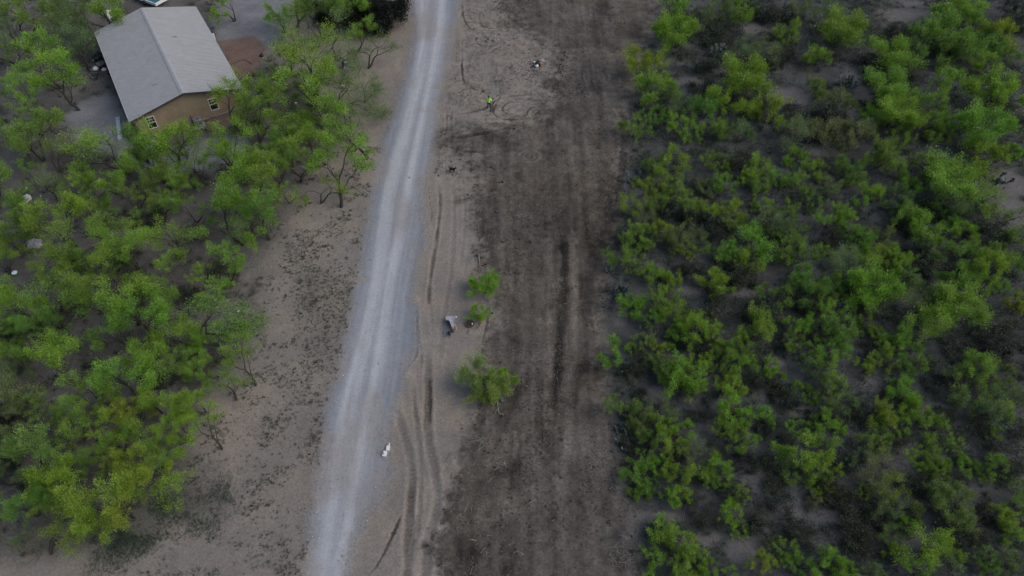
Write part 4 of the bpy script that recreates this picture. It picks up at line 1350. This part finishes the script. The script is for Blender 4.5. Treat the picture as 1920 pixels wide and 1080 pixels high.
# junk beside the west wall
JG = 'junk beside the house wall'
bag('rubbish_bag', 184, 113, 1.15, M_black, 11, 'large black rubbish bag against the house wall in the junk', group=JG)
bag('rubbish_bag', 193, 127, 1.0, M_black, 12, 'black rubbish bag under the eave beside the grey crate', group=JG)
bag('rubbish_bag', 186, 102, .6, M_black, 13, 'small black bag farthest from camera in the junk by the wall', group=JG)
bag('rubbish_bag', 181, 132, .75, M_white, 14, 'white bag at the near end of the house junk', group=JG)
bag('rubbish_bag', 197, 133, .6, M_white, 15, 'small white bag close under the eave by the junk', group=JG)
bag('rubbish_bag', 202, 138, .5, M_dkgrey, 16, 'grey bag nearest the camera in the house junk', group=JG)
board('plank', 177, 121, 181, 110, .16, .04, M_greywood, 'grey plank leaning on black bags by the house', z=.25, tilt=.12, group=JG)
board('plank', 161, 126, 176, 134, .12, .04, M_greywood, 'long grey board on bare ground beside the house junk', group=JG)
cr = empty('crate', G(189, 121, .55), 1.0, 'open grey crate on top of the house junk', 'crate', JG)
MB().box((0, 0, .02), (.7, .4, .04)).build('base', M_grey, cr)
for s in (-1, 1):
    MB().box((0, s * .2, .15), (.7, .03, .3)).build('side_panel', M_grey, cr)
    MB().box((s * .335, 0, .15), (.03, .37, .3)).build('end_panel', M_grey, cr)

# lawn chair and trailer beyond the house
lc = empty('lawn_chair', G(211, 37), .6, 'white lawn chair behind the far corner of the house', 'chair')
MB().box((0, 0, .42), (.6, .58, .05), bev=.02).build('seat', M_white, lc)
MB().box((0, .33, .78), (.58, .05, .75), rotm(-.25), bev=.02).build('backrest', M_white, lc)
for sx in (-1, 1):
    for sy in (-1, 1):
        MB().tube([(sx * .26, sy * .24, .42), (sx * .30, sy * .28, 0)], .028, 6).build('leg', M_white, lc)
    MB().tube([(sx * .33, .3, .66), (sx * .33, -.27, .64), (sx * .31, -.27, .42)], .03, 6).build('armrest', M_white, lc)
c0, c1, c2 = G(291, 7, .8), G(269, -1, .8), G(296, -22, .8)
ex = (c1 - c0).normalized()
ey = Vector((-ex.y, ex.x, 0))
if ey.y < 0: ey = -ey
LX, LY = 4.2, 2.2
tl = empty('trailer', (c0 + ex * LX / 2 + ey * LY / 2 - Vector((0, 0, .8))).to_tuple(), math.atan2(-ex.y, -ex.x), 'low white-rimmed trailer with teal tarp inside beyond the house', 'trailer')
MB().box((0, 0, .5), (LX - .1, LY - .1, .06)).build('tarp', M_teal, tl)
for s in (-1, 1):
    MB().box((0, s * (LY / 2 - .06), .62), (LX, .12, .36), bev=.02).build('side_rail', M_white, tl)
    MB().box((s * (LX / 2 - .06), 0, .62), (.12, LY - .25, .36), bev=.02).build('end_rail', M_white, tl)
    w = MB().lathe([(.10, -.09), (.31, -.1), (.33, -.05), (.33, .05), (.31, .1), (.10, .09)], (0, s * (LY / 2 + .1), .33), 16, rot=rotm(math.pi / 2))
    w.build('wheel', M_black, tl, True)
MB().tube([(LX / 2, 0, .45), (LX / 2 + 1.1, 0, .42)], .05, 6).build('tow_bar', M_dkgrey, tl)

# things under the sparse trees between house and road
p = G(647, 128)
br_ = empty('barrel', (p.x, p.y, hz(p)), 0, 'dark red barrel beside a pale table under thin trees', 'barrel')
MB().lathe([(.27, 0), (.29, .02), (.29, .28), (.305, .30), (.29, .32), (.29, .58), (.305, .60), (.29, .62), (.29, .86), (.27, .88), (.26, .84)], n=18).build('body', M_redbrown, br_, True)
MB().lathe([(.26, .835), (.26, .845)], n=18).build('ash', M_dkgrey, br_)
o = MB().box((0, 0, .07), (.3, .18, .14), bev=.03).build('white_packet', M_white)
tag(drop(o, G(647.5, 117, .88), .4, .85), 'white packet lying on top of the dark red barrel', 'packet')
p = G(654.5, 137)
tb = empty('table', (p.x, p.y, hz(p)), .1, 'pale grey folding table beside the dark red barrel', 'table')
MB().box((0, 0, .72), (.95, .75, .04), bev=.012).build('tabletop', M_tarp, tb)
for sx in (-1, 1):
    for sy in (-1, 1):
        MB().tube([(sx * .4, sy * .3, .70), (sx * .45, sy * .34, 0)], .02, 6).build('leg', M_dkgrey, tb)
p = G(657, 127, .76)
jg = empty('jug', (p.x, p.y, hz(p) + .741), .5, 'dark jug standing on the pale grey table', 'jug')
MB().lathe([(.09, 0), (.11, .02), (.11, .16), (.04, .24), (.035, .28)], n=12).build('body', M_black, jg, True)
MB().tube([(.10, 0, .06), (.17, 0, .08), (.16, 0, .18), (.08, 0, .2)], .015, 6).build('handle', M_black, jg)
p = G(645, 165)
bk = empty('bucket', (p.x, p.y, hz(p)), 0, 'white bucket below the thin branchy trees near the road', 'bucket')
MB().lathe([(.13, 0), (.17, .36), (.18, .37), (.16, .37), (.12, .02)], n=14).build('body', M_white, bk, True)
MB().tube([(.17 * math.cos(a), .02, .36 + .15 * math.sin(a)) for a in [k * math.pi / 8 for k in range(9)]], .008, 5).build('handle', M_dkgrey, bk)
p = G(557.5, 207)
bq = empty('barbecue', (p.x, p.y, hz(p)), .3, 'black kettle barbecue with white lid handle under the trees', 'barbecue')
MB().lathe([(.06, .45), (.24, .55), (.30, .70), (.30, .73)], n=16).build('bowl', M_black, bq, True)
MB().lathe([(.31, .74), (.27, .86), (.14, .95), (.02, .97)], n=16).build('lid', M_dkgrey, bq, True)
MB().box((.04, 0, 1.0), (.2, .09, .09), bev=.02).build('handle', M_white, bq)
for k in range(3):
    a = k * 2.094
    MB().tube([(.1 * math.cos(a), .1 * math.sin(a), .5), (.32 * math.cos(a), .32 * math.sin(a), 0)], .018, 6).build('leg', M_dkgrey, bq)
bag('rubbish_bag', 491, 105, .55, M_black, 21, 'small black bag on gravel between mulch bed and trees')
bag('rubbish_bag', 625, 125, .5, M_black, 22, 'small black bag in the branches shade by the red barrel')

# things in the west woodland
p = G(50, 377)
fz = empty('cool_box', (p.x, p.y, hz(p)), 1.15, 'white cool box lying in dark litter near the grey tarp heap', 'cool box')
MB().box((0, 0, .2), (.95, .5, .4), bev=.04).build('body', M_white, fz)
MB().box((0, 0, .43), (.97, .52, .06), bev=.02).build('lid', M_white, fz)
MB().tube([(-.2, -.27, .3), (-.2, -.31, .3), (.2, -.31, .3), (.2, -.27, .3)], .015, 6).build('handle', M_dkgrey, fz)
board('plank', 311, 374.5, 328, 376.5, .14, .05, M_whiteframe, 'short white plank alone among the woodland trees', z=.1)
rg = random.Random(31)
m = MB()
nx_, ny_ = 16, 13
pts = {}
for i in range(nx_):
    for j in range(ny_):
        x, y = (i / (nx_ - 1) - .5) * 1.5, (j / (ny_ - 1) - .5) * 1.15
        r = max(0, 1 - (x / .78) ** 2 - (y / .6) ** 2)
        pts[i, j] = len(m.v)
        m.v.append((x + rg.uniform(-.03, .03), y + rg.uniform(-.03, .03), .42 * r ** .6 + rg.uniform(0, .13) * (r > 0) + .015))
for i in range(nx_ - 1):
    for j in range(ny_ - 1):
        m.f.append((pts[i, j], pts[i + 1, j], pts[i + 1, j + 1], pts[i, j + 1])); m.m.append(0)
tag(drop(m.build('tarp_heap', M_tarp), G(63, 459), .3), 'crumpled grey tarp heap in dark woodland litter', 'tarp')
p = G(30, 515)
gb = empty('tub', (p.x, p.y, hz(p)), .7, 'green tub with white rim at the woodland edge of view', 'tub')
MB().lathe([(.17, 0), (.21, .28), (.19, .28), (.15, .03)], n=16).build('body', M_green, gb, True)
MB().lathe([(.205, .275), (.235, .285), (.235, .305), (.185, .305)], n=16).build('rim', M_white, gb, True)
p = G(337, 484)
bb = empty('bin', (p.x, p.y, hz(p)), 0, 'open black bin standing between the woodland trees', 'bin')
MB().lathe([(.24, 0), (.29, .7), (.31, .72), (.28, .72), (.22, .05)], n=16).build('body', M_black, bb, True)
MB().lathe([(.225, .10), (.225, .12)], n=16).build('bottom', M_black, bb)
bag('rubbish_bag', 15, 507, .5, M_black, 24, 'black bag beside the green tub among the trees')
bag('rubbish_bag', 50, 354, .3, M_white, 25, 'tiny white bag just beyond the white cool box')
p = G(447, 585)
o = MB().ellipsoid((0, 0, .05), (.12, .07, .07), 10, 0, None, .2, random.Random(2)).build('scrap_paper', M_white)
tag(drop(o, p, 1.2), 'white scrap on bare soil right beside a branchy tree', 'scrap')

# ------------------------------------------------------------------ things on the bare strip
def flat_poly(uv, z):
    return [G(u, v, z) for u, v in uv]


p = G(843, 612)
fen = empty('fender', (p.x, p.y, hz(p)), 0, 'bent grey sheet-metal fender on a dark glazed panel', 'fender')
inv = Matrix.Translation(-fen.location)
top = [(835.8, 593), (845, 592.4), (853, 593), (852.8, 603), (852.2, 610), (850.8, 613), (846.4, 612.6), (845.2, 607.5), (843, 602.5), (840.6, 600.2), (835.8, 599.8)]
zt = lambda u, v: .34 + .10 * math.sin((v - 592) / 21 * math.pi) - .010 * (u - 844)
P3 = [inv @ G(u, v, zt(u, v)) for u, v in top]
m = MB()
n = len(P3)
m.add([tuple(q) for q in P3] + [tuple(q - Vector((0, 0, .02))) for q in P3], [tuple(range(n))[::-1], tuple(range(n, 2 * n))] + [(i, (i + 1) % n, n + (i + 1) % n, n + i) for i in range(n)])
m.build('panel', M_tarp, fen)
lip = MB()
lip.tube([tuple(P3[k]) for k in (10, 9, 8, 7, 6)], .022, 5)
lip.build('wheel_arch_lip', M_grey, fen)
sk = MB()
A_, B_ = P3[2], P3[4]
sk.add([tuple(A_), tuple(B_), (B_.x + .04, B_.y, .02), (A_.x + .04, A_.y, .02), (A_.x - .02, A_.y, A_.z), (B_.x - .02, B_.y, B_.z), (B_.x + .02, B_.y, .02), (A_.x + .02, A_.y, .02)],
       [(0, 1, 2, 3), (7, 6, 5, 4), (0, 4, 5, 1), (1, 5, 6, 2), (2, 6, 7, 3), (3, 7, 4, 0)])
sk.build('skirt', M_grey, fen)
MB().box((P3[0].x + .12, P3[0].y - .1, .17), (.06, .06, .3)).build('bracket', M_rust, fen)
wp = flat_poly([(836, 600), (847, 600), (845.6, 631.5), (832.2, 631.5)], .05)
cc_ = sum(wp, Vector()) / 4
wsh = empty('windscreen', (cc_.x, cc_.y, hz(cc_)), 0, 'framed dark glass panel flat on the soil under the fender', 'panel')
W3 = [q - Vector((cc_.x, cc_.y, 0)) for q in wp]
m = MB()
m.add([tuple(q) for q in W3] + [tuple(q - Vector((0, 0, .03))) for q in W3], [(3, 2, 1, 0), (4, 5, 6, 7)] + [(i, (i + 1) % 4, 4 + (i + 1) % 4, 4 + i) for i in range(4)])
M_tint = simple('dusty_tinted_glass', (.12, .12, .125), .3, .25, 3, dirt=(.2, .18, .17), dirt_amt=.6)
m.build('pane', M_tint, wsh)
m = MB()
for i in range(4):
    m.tube([tuple(W3[i]), tuple(W3[(i + 1) % 4])], .022, 5)
m.build('frame', M_grey, wsh)
o = MB().ellipsoid((0, 0, .08), (.14, .22, .09), 10, 0, None, .25, random.Random(8)).build('black_rag', M_black, None, True)
tag(drop(o, G(843, 625, .1), .5, .06), 'black rag lying on the glass panel', 'rag')
p = G(849.6, 619)
en = empty('small_engine', (p.x, p.y, hz(p)), .2, 'small orange-brown engine with dark drum beside the fender', 'engine')
MB().box((0, .08, .14), (.26, .26, .24), bev=.04).build('housing', M_orange, en)
MB().lathe([(.13, 0), (.13, .16), (.10, .18)], (0, -.14, .02), 14).build('drum', M_dkgrey, en, True)
MB().box((.02, .02, .29), (.12, .1, .06), bev=.015).build('cap', M_wood, en)
MB().tube([(-.12, .1, .2), (-.22, .02, .24), (-.2, -.1, .2)], .02, 5).build('handle', M_rust, en)
board('plank', 854.2, 609.5, 855.6, 618.5, .08, .05, M_wood, 'short pale wooden batten standing by the orange engine', z=.02)
o = MB().ellipsoid((0, 0, .05), (.08, .1, .06), 8, 0, None, .2, random.Random(4)).build('scrap_paper', M_white)
tag(drop(o, G(855, 594.6), .2), 'white scrap beside the top corner of the fender', 'scrap')

p = G(880, 608)
wl = empty('spoked_wheel', (p.x, p.y, hz(p)), .3, 'rusty spoked wheel lying flat on soil by small sapling', 'wheel')
MB().tube([(.385 * math.cos(a), .385 * math.sin(a), .06) for a in [k * math.pi / 16 for k in range(33)]], .026, 6, caps=False).build('rim', M_rust, wl, True)
MB().tube([(.385 * math.cos(a), .385 * math.sin(a), .015) for a in [k * math.pi / 16 for k in range(33)]], .02, 6, caps=False).build('tyre', M_dkgrey, wl, True)
for k in range(14):
    a = k * 2 * math.pi / 14
    MB().tube([(.06 * math.cos(a), .06 * math.sin(a), .08), (.38 * math.cos(a), .38 * math.sin(a), .06)], .014, 4).build('spoke', M_rust, wl)
MB().lathe([(.08, .02), (.08, .12), (.04, .14)], n=12).build('hub', M_rust, wl, True)
MB().lathe([(.30, .004), (.30, .02)], n=20).build('mesh_plate', M_rust, wl)
o = MB().lathe([(.055, 0), (.06, .02), (.06, .13), (.04, .15)], n=12).build('tin_can', M_white, None, True)
tag(drop(o, G(885.6, 609), 0, .06), 'white tin can standing inside the rusty wheel', 'can')
board('iron_bar', 877, 628, 879.5, 617, .035, .03, M_rust, 'thin dark iron bar on soil just below the rusty wheel', 'bar')
o = MB().tube([tuple(G(u, v, .1)) for u, v in ((901.6, 600), (901, 606), (898, 612), (893, 616))], .03, 6).build('iron_hoop', M_rust, None, True)
tag(o, 'curved rusty hoop piece beside the spoked wheel', 'hoop')


def jerrycan(u0, v0, u1, v1, w, label, cap):
    a, c = G(u0, v0, .1), G(u1, v1, .1)
    L = (c - a).length
    mid = (a + c) / 2
    e = empty('jerrycan', (mid.x, mid.y, hz(mid) + .01), math.atan2((c - a).y, (c - a).x), label, 'jug', 'white jugs lying beside the road')
    k = MB()
    h = L / 2
    k.prism([(-h, -w * .5), (h * .72, -w * .5), (h, -w * .28), (h, w * .28), (h * .72, w * .5), (-h, w * .5)], .02, .15)
    k.prism([(-h * .95, -w * .45), (h * .7, -w * .45), (h * .95, -w * .25), (h * .95, w * .25), (h * .7, w * .45), (-h * .95, w * .45)], .15, .165)
    k.prism([(-h * .95, -w * .45), (h * .7, -w * .45), (h * .95, -w * .25), (h * .95, w * .25), (h * .7, w * .45), (-h * .95, w * .45)], .0, .02)
    k.build('body', M_white, e)
    if cap:
        MB().lathe([(.035, 0), (.035, .10), (.05, .10), (.05, .15)], (h, -.02, .09), 10, rot=rotm(0, math.pi / 2)).build('cap', M_white, e)
    else:
        MB().box((-h * .1, w * .27, .168), (L * .42, .045, .006)).build('handle_slot', M_dkgrey, e)


jerrycan(726.6, 845.5, 728.8, 836, .25, 'capped white plastic jug lying farther from camera by the road', True)
jerrycan(720, 856.6, 723, 846.6, .28, 'white plastic jug with dark handle slot lying nearest the camera', False)

# trash heap
TG = 'trash heap beyond the person'
bag('rubbish_bag', 1009, 121, .75, M_black, 41, 'black bag in the middle of the trash heap', group=TG)
bag('rubbish_bag', 1006.5, 125.5, .45, M_white, 42, 'white bag at the front of the trash heap', group=TG)
bag('rubbish_bag', 1001.5, 118, .3, M_white, 43, 'small white bag at the far side of the trash heap', group=TG)
bag('rubbish_bag', 1001.5, 125, .5, M_dkgrey, 44, 'dark grey bag on the road side of the trash heap', group=TG)
o = MB().box((0, 0, .2), (.5, .42, .4), bev=.02, taper=.96).build('carton', M_card)
tag(drop(o, G(1015.5, 123), .4), 'tan cardboard carton in the trash heap', 'box', TG)
o = MB().box((0, 0, .14), (.72, .4, .26), bev=.09).build('pillow', M_tarp, None, True)
tag(drop(o, G(1015.5, 116), .1), 'pale grey pillow at the far edge of the trash heap', 'pillow', TG)
board('plank', 996, 117, 1003, 120, .12, .04, M_greywood, 'short grey plank poking from the trash heap', z=.1, tilt=.1, group=TG)
n = 420
pc = G(1003, 134)
pp = np.stack([pc.x + NR.normal(0, 1.15, n), pc.y + NR.normal(0, 1.3, n)], -1)
sticks('rubble', pp, NR.uniform(0, 6.28, n), NR.uniform(.05, .16, n), NR.uniform(.015, .04, n), np.where(NR.random((n, 1)) < .6, vary((.13, .105, .12), n), vary((.33, .31, .32), n)), sides=4, label='purplish scattered bits below the trash heap')


def branchy(name, pts, r, mat, label, cat='branch', forks=2, seed=0, group=None, z=.04):
    rg = random.Random(seed)
    m = MB()
    P = [G(u, v) for u, v in pts]
    P = [Vector((q.x, q.y, hz(q) + z + rg.uniform(0, .05))) for q in P]
    m.tube([tuple(q) for q in P], [r * (1 - .6 * k / (len(P) - 1)) for k in range(len(P))], 6)
    for k in range(forks):
        q = P[rg.randrange(1, len(P))]
        a = rg.uniform(0, 6.28)
        l = rg.uniform(.25, .6)
        e = q + Vector((math.cos(a) * l, math.sin(a) * l, rg.uniform(0, .15)))
        m.tube([tuple(q), tuple((q + e) / 2 + Vector((rg.uniform(-.06, .06), rg.uniform(-.06, .06), .03))), tuple(e)], [r * .6, r * .45, r * .25], 5)
    return tag(m.build(name, mat, None, True), label, cat, group)


SG = 'loose branches on the ground'
branchy('branch', [(960, 132), (960, 127.5), (965, 128), (971, 126)], .035, M_twigpale, 'thin crooked branch on bare soil left of the trash heap'.replace(' left of', ' beside'), seed=1, forks=1, group=SG)
branchy('branch', [(880, 1013.5), (886, 1013), (893, 1013.5)], .04, M_twigpale, 'straight pale split stick on the strip, nearly at the near edge', seed=2, forks=0, group=SG)
branchy('branch', [(990, 867), (999, 872), (1011, 875)], .032, M_twigpale, 'long pale branch on the strip, level with the white jugs', seed=3, group=SG)
branchy('branch', [(989, 945), (997, 941), (1004, 938)], .03, M_twigpale, 'crooked pale branch midway across the strip, nearer than the white jugs', seed=4, group=SG)
branchy('branch', [(962, 1038), (970, 1033), (982, 1040)], .03, M_twigpale, 'curved pale branch on the strip along the near edge', seed=5, group=SG)
branchy('root', [(922, 744), (928, 750), (933, 757), (934, 768), (934, 776)], .06, M_twigpale, 'pale gnarled root hanging below the lone olive bush', 'root', 4, 6)
branchy('branch', [(981, 722), (986, 724), (991, 726)], .03, M_twigpale, 'short pale stick beside the lone bush on the strip', seed=7, forks=0, group=SG)
branchy('branch', [(1048, 870), (1054, 869), (1058, 870.5)], .035, M_twigpale, 'short straight stick in the strip middle, level with the white jugs', seed=8, forks=0, group=SG)
branchy('branch', [(1142, 918), (1148, 914), (1152, 919), (1157, 917)], .03, M_twigpale, 'bent pale stick near the thicket, nearer than the white jugs', seed=9, forks=0, group=SG)
branchy('branch', [(968, 400), (974, 403), (980, 404)], .03, M_twigpale, 'pale stick on the strip, a little nearer than the dog', seed=10, forks=0, group=SG)
branchy('branch', [(897, 478), (898.5, 488), (899.5, 500)], .05, M_twigpale, 'pale pole upright along the strip edge beyond the leafy sapling', seed=12, forks=0, group=SG)
branchy('branch', [(1172, 356), (1175, 364), (1178, 360)], .03, M_twigpale, 'forked pale stick at the thicket edge, nearer than the dog', seed=13, group=SG)
branchy('branch', [(322, 688), (334, 700), (346, 715), (350, 716)], .06, M_greybark, 'fallen grey limb on the ground by the woodland edge tree', seed=15, group=SG)
branchy('branch', [(306, 860), (312, 872), (318, 885), (319, 890)], .05, M_greybark, 'fallen grey limb between the yellowish near trees', seed=16, group=SG)


def twig_pile(u, v, r, n, seed, label, mat=M_twigpale, ln=.5):
    rg = random.Random(seed)
    m = MB()
    for k in range(n):
        a, d = rg.uniform(0, 6.28), r * math.sqrt(rg.random())
        c = Vector((math.cos(a) * d, math.sin(a) * d, .03 + .2 * (1 - d / r) * rg.random()))
        b_, l = rg.uniform(0, 6.28), ln * rg.uniform(.4, 1)
        e = Vector((math.cos(b_) * l, math.sin(b_) * l, rg.uniform(-.05, .12)))
        m.tube([tuple(c - e / 2), tuple(c + Vector((rg.uniform(-.04, .04), rg.uniform(-.04, .04), .02))), tuple(c + e / 2)], [.014, .012, .007], 3)
    o = m.build('twig_pile', mat)
    drop(o, G(u, v))
    tag(o, label, 'twig pile', 'heaps of cut twigs', 'stuff')


twig_pile(560, 390, .5, 26, 1, 'small heap of twigs on soil between trees and road')
twig_pile(551, 472, .5, 26, 2, 'small heap of twigs on soil by the woodland edge')
twig_pile(448, 757, .5, 40, 3, 'heap of pale chips near the lone woodland edge tree', ln=.2)
twig_pile(898, 829, .6, 40, 4, 'heap of pale cut twigs at the strip edge')
twig_pile(936, 868, .5, 26, 5, 'scattered pale twigs on the strip')
twig_pile(1004, 850, .6, 22, 6, 'loose pale twigs mid strip')
twig_pile(1120, 880, .8, 40, 7, 'pale twigs near the thicket edge')
twig_pile(1165, 1040, .9, 60, 8, 'pale twigs near the strip corner')
twig_pile(1125, 850, .6, 26, 9, 'pale twigs by the cactus')
twig_pile(715, 145, .7, 30, 10, 'pale twigs by the road far side', ln=.3)
twig_pile(705, 236, .8, 36, 11, 'pale chips beside the road', ln=.25)

# ------------------------------------------------------------------ person and dog
def skin(name, V, E, RAD, mats, facemat=None, sub=2, root=0):
    me = bpy.data.meshes.new(name)
    me.from_pydata(V, E, [])
    o = bpy.data.objects.new(name, me)
    COL.objects.link(o)
    sm = o.modifiers.new('s', 'SKIN')
    sm.use_smooth_shade = True
    lay = me.skin_vertices[0] if len(me.skin_vertices) else None
    if lay is None:
        import bmesh
        bm = bmesh.new(); bm.from_mesh(me); bm.verts.layers.skin.verify(); bm.to_mesh(me); bm.free()
        lay = me.skin_vertices[0]
    for i, r in enumerate(RAD):
        lay.data[i].radius = r if hasattr(r, '__len__') else (r, r)
    lay.data[root].use_root = True
    o.modifiers.new('d', 'SUBSURF').levels = sub
    dg = bpy.context.evaluated_depsgraph_get()
    res = bpy.data.meshes.new_from_object(o.evaluated_get(dg))
    bpy.data.objects.remove(o)
    res.name = name
    for mt in mats:
        res.materials.append(mt)
    if facemat:
        for f in res.polygons:
            f.material_index = facemat(f.center)
    for f in res.polygons:
        f.use_smooth = True
    return res


M_skin = simple('skin', (.30, .17, .11), .6, .1, 10)
M_hivis = simple('hi_vis_jacket', (.42, 1.0, .08), .7, .08, 8)
M_trouser = simple('dark_trousers', (.022, .024, .03), .8, .2, 8)
M_hair = simple('black_hair', (.008, .008, .009), .6, .2, 12)
M_refl = simple('silver_reflective_tape', (.6, .62, .6), .4, .05, 8)
p = G(917, 205)
per = empty('person', (p.x, p.y, hz(p)), -.15, 'person in bright yellow-green jacket and dark trousers walking on the soil', 'person')
V = [(0, 0, .93), (0, .01, 1.08), (0, .02, 1.28), (0, .02, 1.42), (0, .04, 1.50), (0, .055, 1.60), (0, .05, 1.70),
     (-.17, .02, 1.39), (-.22, -.02, 1.13), (-.23, .10, .92), (.17, .02, 1.39), (.27, -.06, 1.18), (.25, .13, 1.05),
     (-.09, 0, .88), (-.14, .19, .50), (-.19, .18, .09), (-.20, .36, .045), (.09, 0, .88), (.17, -.08, .50), (.25, -.42, .16), (.26, -.33, .045)]
E = [(0, 1), (1, 2), (2, 3), (3, 4), (4, 5), (5, 6), (3, 7), (7, 8), (8, 9), (3, 10), (10, 11), (11, 12), (0, 13), (13, 14), (14, 15), (15, 16), (0, 17), (17, 18), (18, 19), (19, 20)]
RD = [(.15, .11), (.14, .10), (.165, .11), (.09, .08), (.055, .055), (.082, .095), (.07, .08), .062, .048, .033, .062, .048, .033, .105, .082, .062, .045, .105, .082, .062, .045]
bodym = skin('body', V, E, RD, [M_skin, M_trouser], lambda c: 1 if c.z < .84 or (c.z < 1.0 and abs(c.x) < .19) else 0)
bo = link_mesh('body', bodym, per)
hb = MB()
for s, w, dirn in ((-1, Vector((-.23, .10, .92)), Vector((0.02, .15, -1))), (1, Vector((.25, .13, 1.05)), Vector((-.35, .6, -.5)))):
    d = dirn.normalized()
    sd_ = d.cross(Vector((0, 0, 1))).normalized() if abs(d.z) < .9 else Vector((1, 0, 0))
    hb.tube([tuple(w - d * .02), tuple(w + d * .045), tuple(w + d * .09)], [.03, .042, .036], 8)
    for k, ln in enumerate((.066, .076, .072, .056)):
        q = w + d * .085 + sd_ * (k - 1.5) * .02
        hb.tube([tuple(q), tuple(q + d * ln * .5), tuple(q + d * ln * .9 + Vector((0, .015, 0)))], [.0095, .009, .007], 5)
    q = w + d * .03 - sd_ * .036
    hb.tube([tuple(q), tuple(q + d * .03 - sd_ * .022), tuple(q + d * .06 - sd_ * .018)], [.011, .01, .008], 5)
hb.build('hands', M_skin, per, True)
fc = MB()
fc.ellipsoid((0, .155, 1.615), (.014, .02, .02), 8)
for s in (-1, 1):
    fc.ellipsoid((s * .088, .05, 1.62), (.012, .02, .032), 8)
    fc.ellipsoid((s * .032, .142, 1.64), (.013, .006, .008), 6, 1)
fc.ellipsoid((0, .146, 1.575), (.026, .008, .006), 6, 1)
fc.build('face', [M_skin, M_hair], per, True)
hr = MB().ellipsoid((0, .035, 1.665), (.098, .112, .095), 14, 0, None, .05, random.Random(1))
hr.build('hair', M_hair, per, True)
JV = [(0, 0, .86), (0, .01, 1.08), (0, .02, 1.28), (0, .02, 1.415), (-.17, .02, 1.39), (-.22, -.02, 1.13), (-.23, .085, .945), (.17, .02, 1.39), (.27, -.06, 1.18), (.253, .11, 1.07)]
JE = [(0, 1), (1, 2), (2, 3), (3, 4), (4, 5), (5, 6), (3, 7), (7, 8), (8, 9)]
JR = [(.185, .155), (.17, .145), (.18, .15), (.11, .10), .085, .068, .05, .085, .068, .05]
jk = link_mesh('jacket', skin('jacket', JV, JE, JR, [M_hivis], None, 2, 2), per)
MB().tube([(.19 * math.cos(a), .14 * math.sin(a), 1.02) for a in [k * math.pi / 10 for k in range(21)]], .012, 5, caps=False).build('reflective_band', M_refl, jk)
sh = MB()
for s, q in ((-1, (-.195, .26, .045)), (1, (.255, -.36, .055))):
    sh.box(q, (.10, .27, .09), bev=.035)
sh.build('shoes', M_black, per, True)

p = G(848.5, 323)
dog = empty('dog', (p.x, p.y, hz(p)), R(-22), 'black dog with raised curled tail standing on bare soil', 'dog')
DV = [(0, 0, .45), (-.24, 0, .47), (.19, 0, .45), (.29, 0, .57), (.37, 0, .66), (.50, 0, .62), (-.33, 0, .55), (-.40, 0, .68), (-.36, 0, .80), (-.29, 0, .83)]
DE = [(0, 1), (0, 2), (2, 3), (3, 4), (4, 5), (1, 6), (6, 7), (7, 8), (8, 9)]
DR = [(.115, .12), (.105, .12), (.125, .14), .085, .085, .042, .036, .03, .026, .02]
for s, dx in ((-1, .03), (1, -.03)):
    k = len(DV)
    DV += [(.20, s * .09, .36), (.21 + dx, s * .095, .20), (.20 + dx * 2, s * .095, .03)]
    DE += [(2, k), (k, k + 1), (k + 1, k + 2)]
    DR += [.06, .036, .032]
    k = len(DV)
    DV += [(-.22, s * .09, .36), (-.16 - dx, s * .10, .27), (-.29 - dx, s * .10, .15), (-.26 - dx * 2, s * .10, .03)]
    DE += [(1, k), (k, k + 1), (k + 1, k + 2), (k + 2, k + 3)]
    DR += [.07, .05, .032, .032]
M_dog = simple('black_fur', (.012, .011, .011), .7, .3, 14)
link_mesh('body', skin('body', DV, DE, DR, [M_dog], None, 2, 0), dog)
for s in (-1, 1):
    MB().lathe([(.035, 0), (.028, .05), (.004, .11)], (.36, s * .055, .72), 8, rot=rotm(-s * .3, .1, 0)).build('ear', M_dog, dog, True)

# bits blown onto the roof
for x_, y_, lb in ((1.9, 2.2, 'small dark twig lying on the roof slope facing the road'), (-2.1, -6.1, 'small pale twig lying on the roof slope facing the woodland')):
    zr = roof_z(x_) + .06
    m = MB().tube([(-.28, 0, 0), (0, .04, .02), (.3, -.02, 0)], [.03, .025, .012], 5).tube([(0, .04, .02), (.12, .2, .02)], [.02, .01], 5)
    o = m.build('roof_twig', M_bark if x_ > 0 else M_twigpale)
    q = hloc(x_, y_, zr)
    o.location = q
    tag(o, lb, 'twig')
